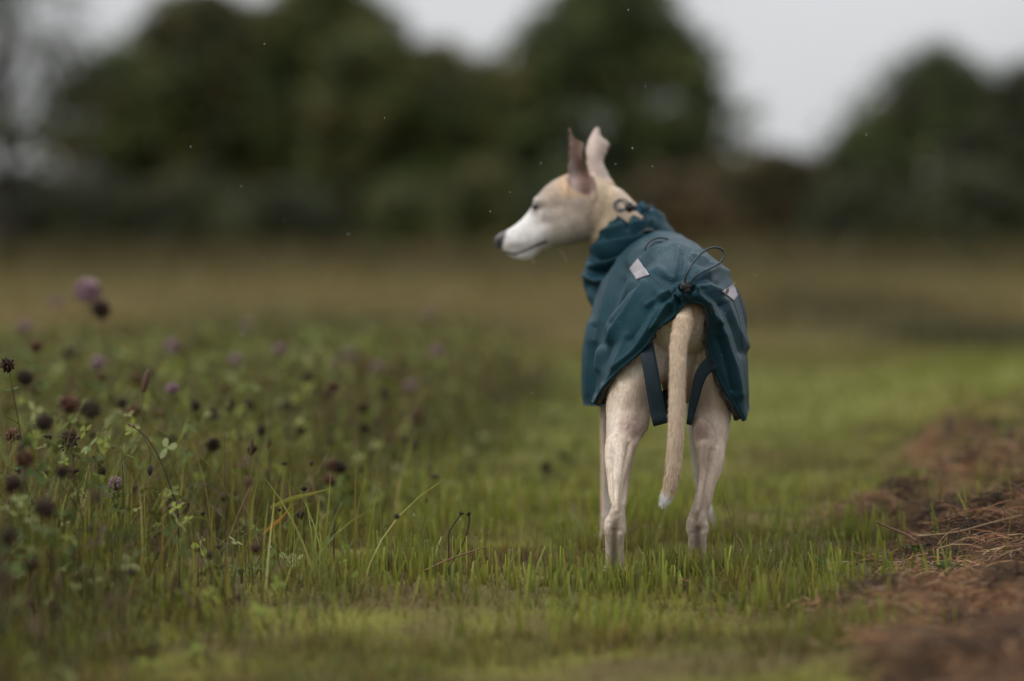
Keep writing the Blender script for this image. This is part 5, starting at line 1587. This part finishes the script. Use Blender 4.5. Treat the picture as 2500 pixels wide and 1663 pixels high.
# arching seed stalk with a hanging bud
rt, o0, W_ = stalk('seed_stalk', 'dark arching seed stalk with one hanging bud at the edge of the strip', 'seed stalk',
                   [(436, 1290, 5.05), (432, 1240, 5.05), (415, 1185, 5.05), (385, 1110, 5.05), (350, 1060, 5.05), (312, 1036, 5.05)], 0.0017, 0.0009, BRN)
m = MB(); m.add(*tube_arrays(catmull([P(*p) for p in ((345, 1057, 5.05), (358, 1080, 5.045), (368, 1105, 5.04), (366, 1135, 5.04))], 14), 0.0006, 5), C=BRN)
link('side_stem', m.mesh('side_stem', M_TWIG, origin=o0), rt)
m = MB(); m.add(*tube_arrays([P(366, y_, 5.04) for y_ in (1133, 1138, 1146, 1153, 1159, 1163)], [0.001, 0.0034, 0.0048, 0.0042, 0.0022, 0.0006], 9), C=(0.03, 0.02, 0.022))
link('bud', m.mesh('bud', M_TWIG, origin=o0), rt)
m = MB()
for ex, ey in ((308, 1032), (313, 1040), (322, 1033)):
    m.add(*tube_arrays([P(330, 1045, 5.05), P((330 + ex) / 2, (1043 + ey) / 2, 5.048), P(ex, ey, 5.047)], [0.0012, 0.0012, 0.0003], 5), C=(0.16, 0.11, 0.07))
link('sepals', m.mesh('sepals', M_TWIG, origin=o0), rt)
# plantain
rt, o0, W_ = stalk('plantain', 'ribwort plantain with a brown seed spike above the wet grass', 'plantain', [(335, 1230, 5.5), (340, 1110, 5.5), (346, 1000, 5.5), (350, 955, 5.5)], 0.0016, 0.0012, (0.09, 0.08, 0.03))
m = MB(); zz = np.linspace(0, 1, 12)
m.add(*tube_arrays([P(350 + 13 * a_, 957 - 56 * a_, 5.5) for a_ in zz], 0.0062 * np.sin(np.pi * (0.12 + 0.84 * zz)) ** 0.6, 10), C=(0.085, 0.045, 0.028))
link('seed_spike', m.mesh('seed_spike', M_TWIG, origin=o0), rt)
rt, o0, W_ = stalk('plantain', 'thin reddish plantain stalk standing where the strip meets the path', 'plantain', [(600, 1230, 5.25), (608, 1160, 5.25), (613, 1110, 5.25), (614, 1100, 5.25)], 0.0012, 0.001, (0.12, 0.05, 0.03))
m = MB(); m.add(*tube_arrays([P(612 + 4 * a_, 1112 - 44 * a_, 5.25) for a_ in zz], 0.003 * np.sin(np.pi * (0.12 + 0.84 * zz)) ** 0.6, 8), C=(0.07, 0.04, 0.02))
link('seed_spike', m.mesh('seed_spike', M_TWIG, origin=o0), rt)
# bent pale straw with a joint
rt, o0, W_ = stalk('bent_straw', 'pale bent grass straw with a joint leaning out of the strip', 'straw', [(352, 1275, 5.06), (330, 1190, 5.06), (282, 1102, 5.06), (262, 1070, 5.06), (240, 1032, 5.06)], 0.0012, 0.0005, (0.14, 0.115, 0.045))
m = MB(); m.add(P(276, 1092, 5.058)[None] + SPV2 * np.array((0.0028, 0.002, 0.0032)), None, SPT2, (0.10, 0.07, 0.04)); link('joint', m.mesh('joint', M_TWIG, origin=o0), rt)
# dark sticks in the path
rt, o0, W_ = stalk('forked_twig', 'small dark forked twig standing where the strip ends', 'twig', [(815, 1325, 5.15), (816, 1290, 5.15), (817, 1262, 5.15), (818, 1240, 5.15)], 0.0016, 0.0009, BRN)
m = MB(); m.add(*tube_arrays(catmull([P(815, 1306, 5.15), P(824, 1290, 5.15), P(832, 1276, 5.15)], 8), np.linspace(0.0012, 0.0005, 8), 5), C=BRN); link('branch', m.mesh('branch', M_TWIG, origin=o0), rt)
rt, o0, W_ = stalk('dead_weed', 'black bent plant stem with two dead tips in the mown path', 'dead stem', [(1096, 1310, 5.12), (1103, 1288, 5.12), (1115, 1270, 5.12), (1126, 1252, 5.12)], 0.0014, 0.0012, (0.03, 0.021, 0.016))
m = MB(); m.add(*tube_arrays(catmull([P(1104, 1375, 5.12), P(1134, 1318, 5.12), P(1145, 1280, 5.12), P(1145, 1252, 5.12)], 14), np.linspace(0.0012, 0.0015, 14), 6), C=(0.03, 0.021, 0.016)); link('branch', m.mesh('branch', M_TWIG, origin=o0), rt)
m = MB()
for cx_, cy_ in ((1126, 1252), (1145, 1254)):
    for k in range(9):
        a_ = random.uniform(-1.5, 1.5)
        m.add(*tube_arrays([P(cx_, cy_ + 4, 5.12), P(cx_ + 7 * math.sin(a_), cy_ - 9 * math.cos(a_) + 4, 5.12 + random.gauss(0, 0.004))], [0.0017, 0.0004], 5), C=(0.02, 0.015, 0.013))
link('dead_tips', m.mesh('dead_tips', M_TWIG, origin=o0), rt)
stalk('fallen_straw', 'reddish brown straw lying across the mown path', 'straw', [(1035, 1394, 4.98), (1085, 1371, 5.0), (1130, 1354, 5.02), (1186, 1336, 5.04)], 0.0018, 0.0012, (0.16, 0.08, 0.04), rooted=False)
stalk('broken_stick', 'thin brown stick poking out of the raked thatch', 'stick', [(2238, 1322, 5.1), (2210, 1304, 5.12), (2170, 1288, 5.15), (2140, 1274, 5.17)], 0.0024, 0.0018, (0.12, 0.06, 0.035), rooted=False)
stalk('dry_stick', 'long pale dry stem resting on top of the thatch ridge', 'stick', [(2240, 1310, 5.15), (2330, 1300, 5.2), (2420, 1276, 5.25), (2495, 1258, 5.3)], 0.0018, 0.0012, (0.24, 0.15, 0.08), rooted=False)
stalk('grass_culm', 'upright thin grass stem with a bead of water next to the rear paw', 'grass stem', [(1818, 1330, 5.1), (1818, 1260, 5.1), (1817, 1205, 5.1), (1817, 1165, 5.1)], 0.0008, 0.0005, (0.13, 0.14, 0.03))
stalk('grass_culm', 'dark thin stem leaning towards the rear paw', 'grass stem', [(1795, 1310, 5.08), (1782, 1260, 5.08), (1770, 1225, 5.08), (1762, 1195, 5.08)], 0.0009, 0.0005, (0.10, 0.09, 0.03))


# small broad leaved plants
def leafy(name, label, px, py, D, leaves, cat='seedling', col=(0.050, 0.078, 0.020)):
    b0 = P(px, py, D); b0[2] = float(ground_h(b0[0], b0[1]))
    root = empty(name, b0)
    tag(root, label, cat)
    for (az_, el_, L_, w_) in leaves:
        ns_ = 9
        m_ = MB()
        d_ = np.array((math.cos(az_), math.sin(az_), 0)); s_ = np.array((-math.sin(az_), math.cos(az_), 0))
        G_ = []
        for k in range(ns_):
            t_ = k / (ns_ - 1)
            c_ = 0.72 * d_ * L_ * t_ * math.cos(el_) + np.array((0, 0, 0.62 * L_ * (t_ * math.sin(el_) - 0.35 * t_ * t_) + 0.008 + 0.012 * min(1, t_ * 3)))
            wd_ = 0.8 * w_ * (math.sin(math.pi * (0.06 + 0.92 * t_)) ** 0.8) * (1 + 0.14 * (-1) ** k)
            for q_ in (-1, -0.5, 0, 0.5, 1): G_.append(c_ + s_ * wd_ * q_ + np.array((0, 0, wd_ * 0.28 * abs(q_))))
        m_.add(np.array(G_), grid_faces(ns_, 5), None, np.asarray(col) * random.uniform(0.8, 1.25))
        link('leaf', m_.mesh('leaf', M_PLANT), root)
    m_ = MB(); m_.add(*tube_arrays([np.zeros(3), np.array((0, 0, 0.012)), np.array((0.001, 0, 0.024))], [0.0015, 0.0012, 0.001], 6), C=col)
    link('stem', m_.mesh('stem', M_PLANT), root)


leafy('nettle_seedling', 'small toothed dark green leaf plant between the paw and the thatch', 2000, 1340, 5.12, [(0.3, 0.9, 0.05, 0.013), (2.6, 0.6, 0.045, 0.011), (4.4, 0.7, 0.03, 0.010), (1.5, 1.2, 0.045, 0.012)])
leafy('clover_seedling', 'tiny green clover sprouting right beside the rear paw', 1742, 1345, 5.10, [(0.2, 0.4, 0.022, 0.010), (2.2, 0.5, 0.020, 0.010), (4.2, 0.5, 0.022, 0.010)])
leafy('dock_seedling', 'pair of green leaves sprouting from the thatch next to the stick', 2235, 1345, 5.25, [(2.8, 0.5, 0.045, 0.014), (0.3, 0.6, 0.04, 0.013), (4.6, 0.9, 0.03, 0.011)])
leafy('dock_seedling', 'single bright green leaf plant on the grassy rim of the thatch', 2150, 1345, 5.2, [(3.3, 0.5, 0.035, 0.011), (0.5, 0.5, 0.03, 0.010)])
leafy('dock_seedling', 'low dark green leaf plant in the blurred front of the thatch', 2310, 1420, 4.85, [(3.0, 0.5, 0.045, 0.014), (0.2, 0.4, 0.05, 0.014), (1.6, 0.9, 0.04, 0.012)])
leafy('dandelion', 'lime green leaf tuft growing on the far thatch', 2240, 1130, 6.6, [(0.3, 0.9, 0.07, 0.016), (2.6, 0.8, 0.07, 0.016), (4.0, 1.0, 0.06, 0.015)], col=(0.10, 0.14, 0.02))
leafy('yarrow', 'feathery wet green leaf at the edge of the strip', 590, 1330, 5.02, [(0.1, 0.35, 0.07, 0.010), (2.8, 0.5, 0.05, 0.009), (4.5, 0.6, 0.04, 0.008)], col=(0.09, 0.12, 0.05))
# one orange and one yellow-green blade lying out of the strip
for (pts, c_, lb) in (([(640, 1305, 5.04), (670, 1280, 5.04), (690, 1262, 5.03), (716, 1228, 5.03)], (0.34, 0.17, 0.03), 'orange withered grass blade leaning out of the strip'),
                      ([(660, 1240, 5.1), (710, 1218, 5.08), (760, 1206, 5.06), (806, 1194, 5.05)], (0.20, 0.19, 0.03), 'yellow green grass blade reaching level over the path')):
    W_ = catmull([P(*p) for p in pts], 14)
    wd_ = 0.0034 * np.sin(np.pi * np.linspace(0.25, 0.99, 14)) + 0.0003
    G_ = np.stack((W_ + np.array((0, 0, 1)) * wd_[:, None], W_ + np.array((0, -0.001, 0)), W_ - np.array((0, 0, 1)) * wd_[:, None]), 1)
    m = MB(); m.add(G_.reshape(-1, 3), grid_faces(14, 3), None, c_)
    o0 = W_[0].copy(); o0[2] = float(ground_h(o0[0], o0[1]))
    tag(link('withered_grass', m.mesh('withered_grass', M_GRASS, origin=o0), loc=o0), lb, 'grass blade')

# ------------------------------------------------------------------ falling rain
DROP = make_mesh('raindrop', SPV2 * np.array((0.0007, 0.0007, 0.0016)), [SPT2], M_DEW)
for px_, py_, D_ in ((1320, 399, 5.1), (1503, 400, 5.05), (1593, 406, 5.08), (1245, 469, 5.1), (1197, 516, 5.2), (850, 572, 5.1), (643, 629, 5.2), (465, 358, 4.9), (589, 454, 4.95), (695, 538, 5.2),
                     (858, 714, 5.1), (863, 778, 5.05), (620, 806, 5.1), (939, 288, 5.2), (1534, 24, 5.1), (1544, 361, 5.2), (1576, 210, 5.0), (2115, 329, 4.9), (1332, 980, 5.1), (1300, 960, 5.15), (2219, 905, 5.0), (2442, 1020, 5.0),
                     (1845, 672, 5.2), (591, 815, 5.0), (646, 107, 5.1), (1281, 157, 5.1), (470, 675, 5.0), (2090, 605, 5.1)):
    o = link('raindrop', DROP, loc=P(px_, py_, D_ + random.choice((-0.35, -0.1, 0, 0.15, 0.5))))
    o.scale = (random.uniform(0.55, 0.95),) * 3
    tag(o, 'tiny bright raindrop falling through the air', 'raindrop', 'falling raindrops')
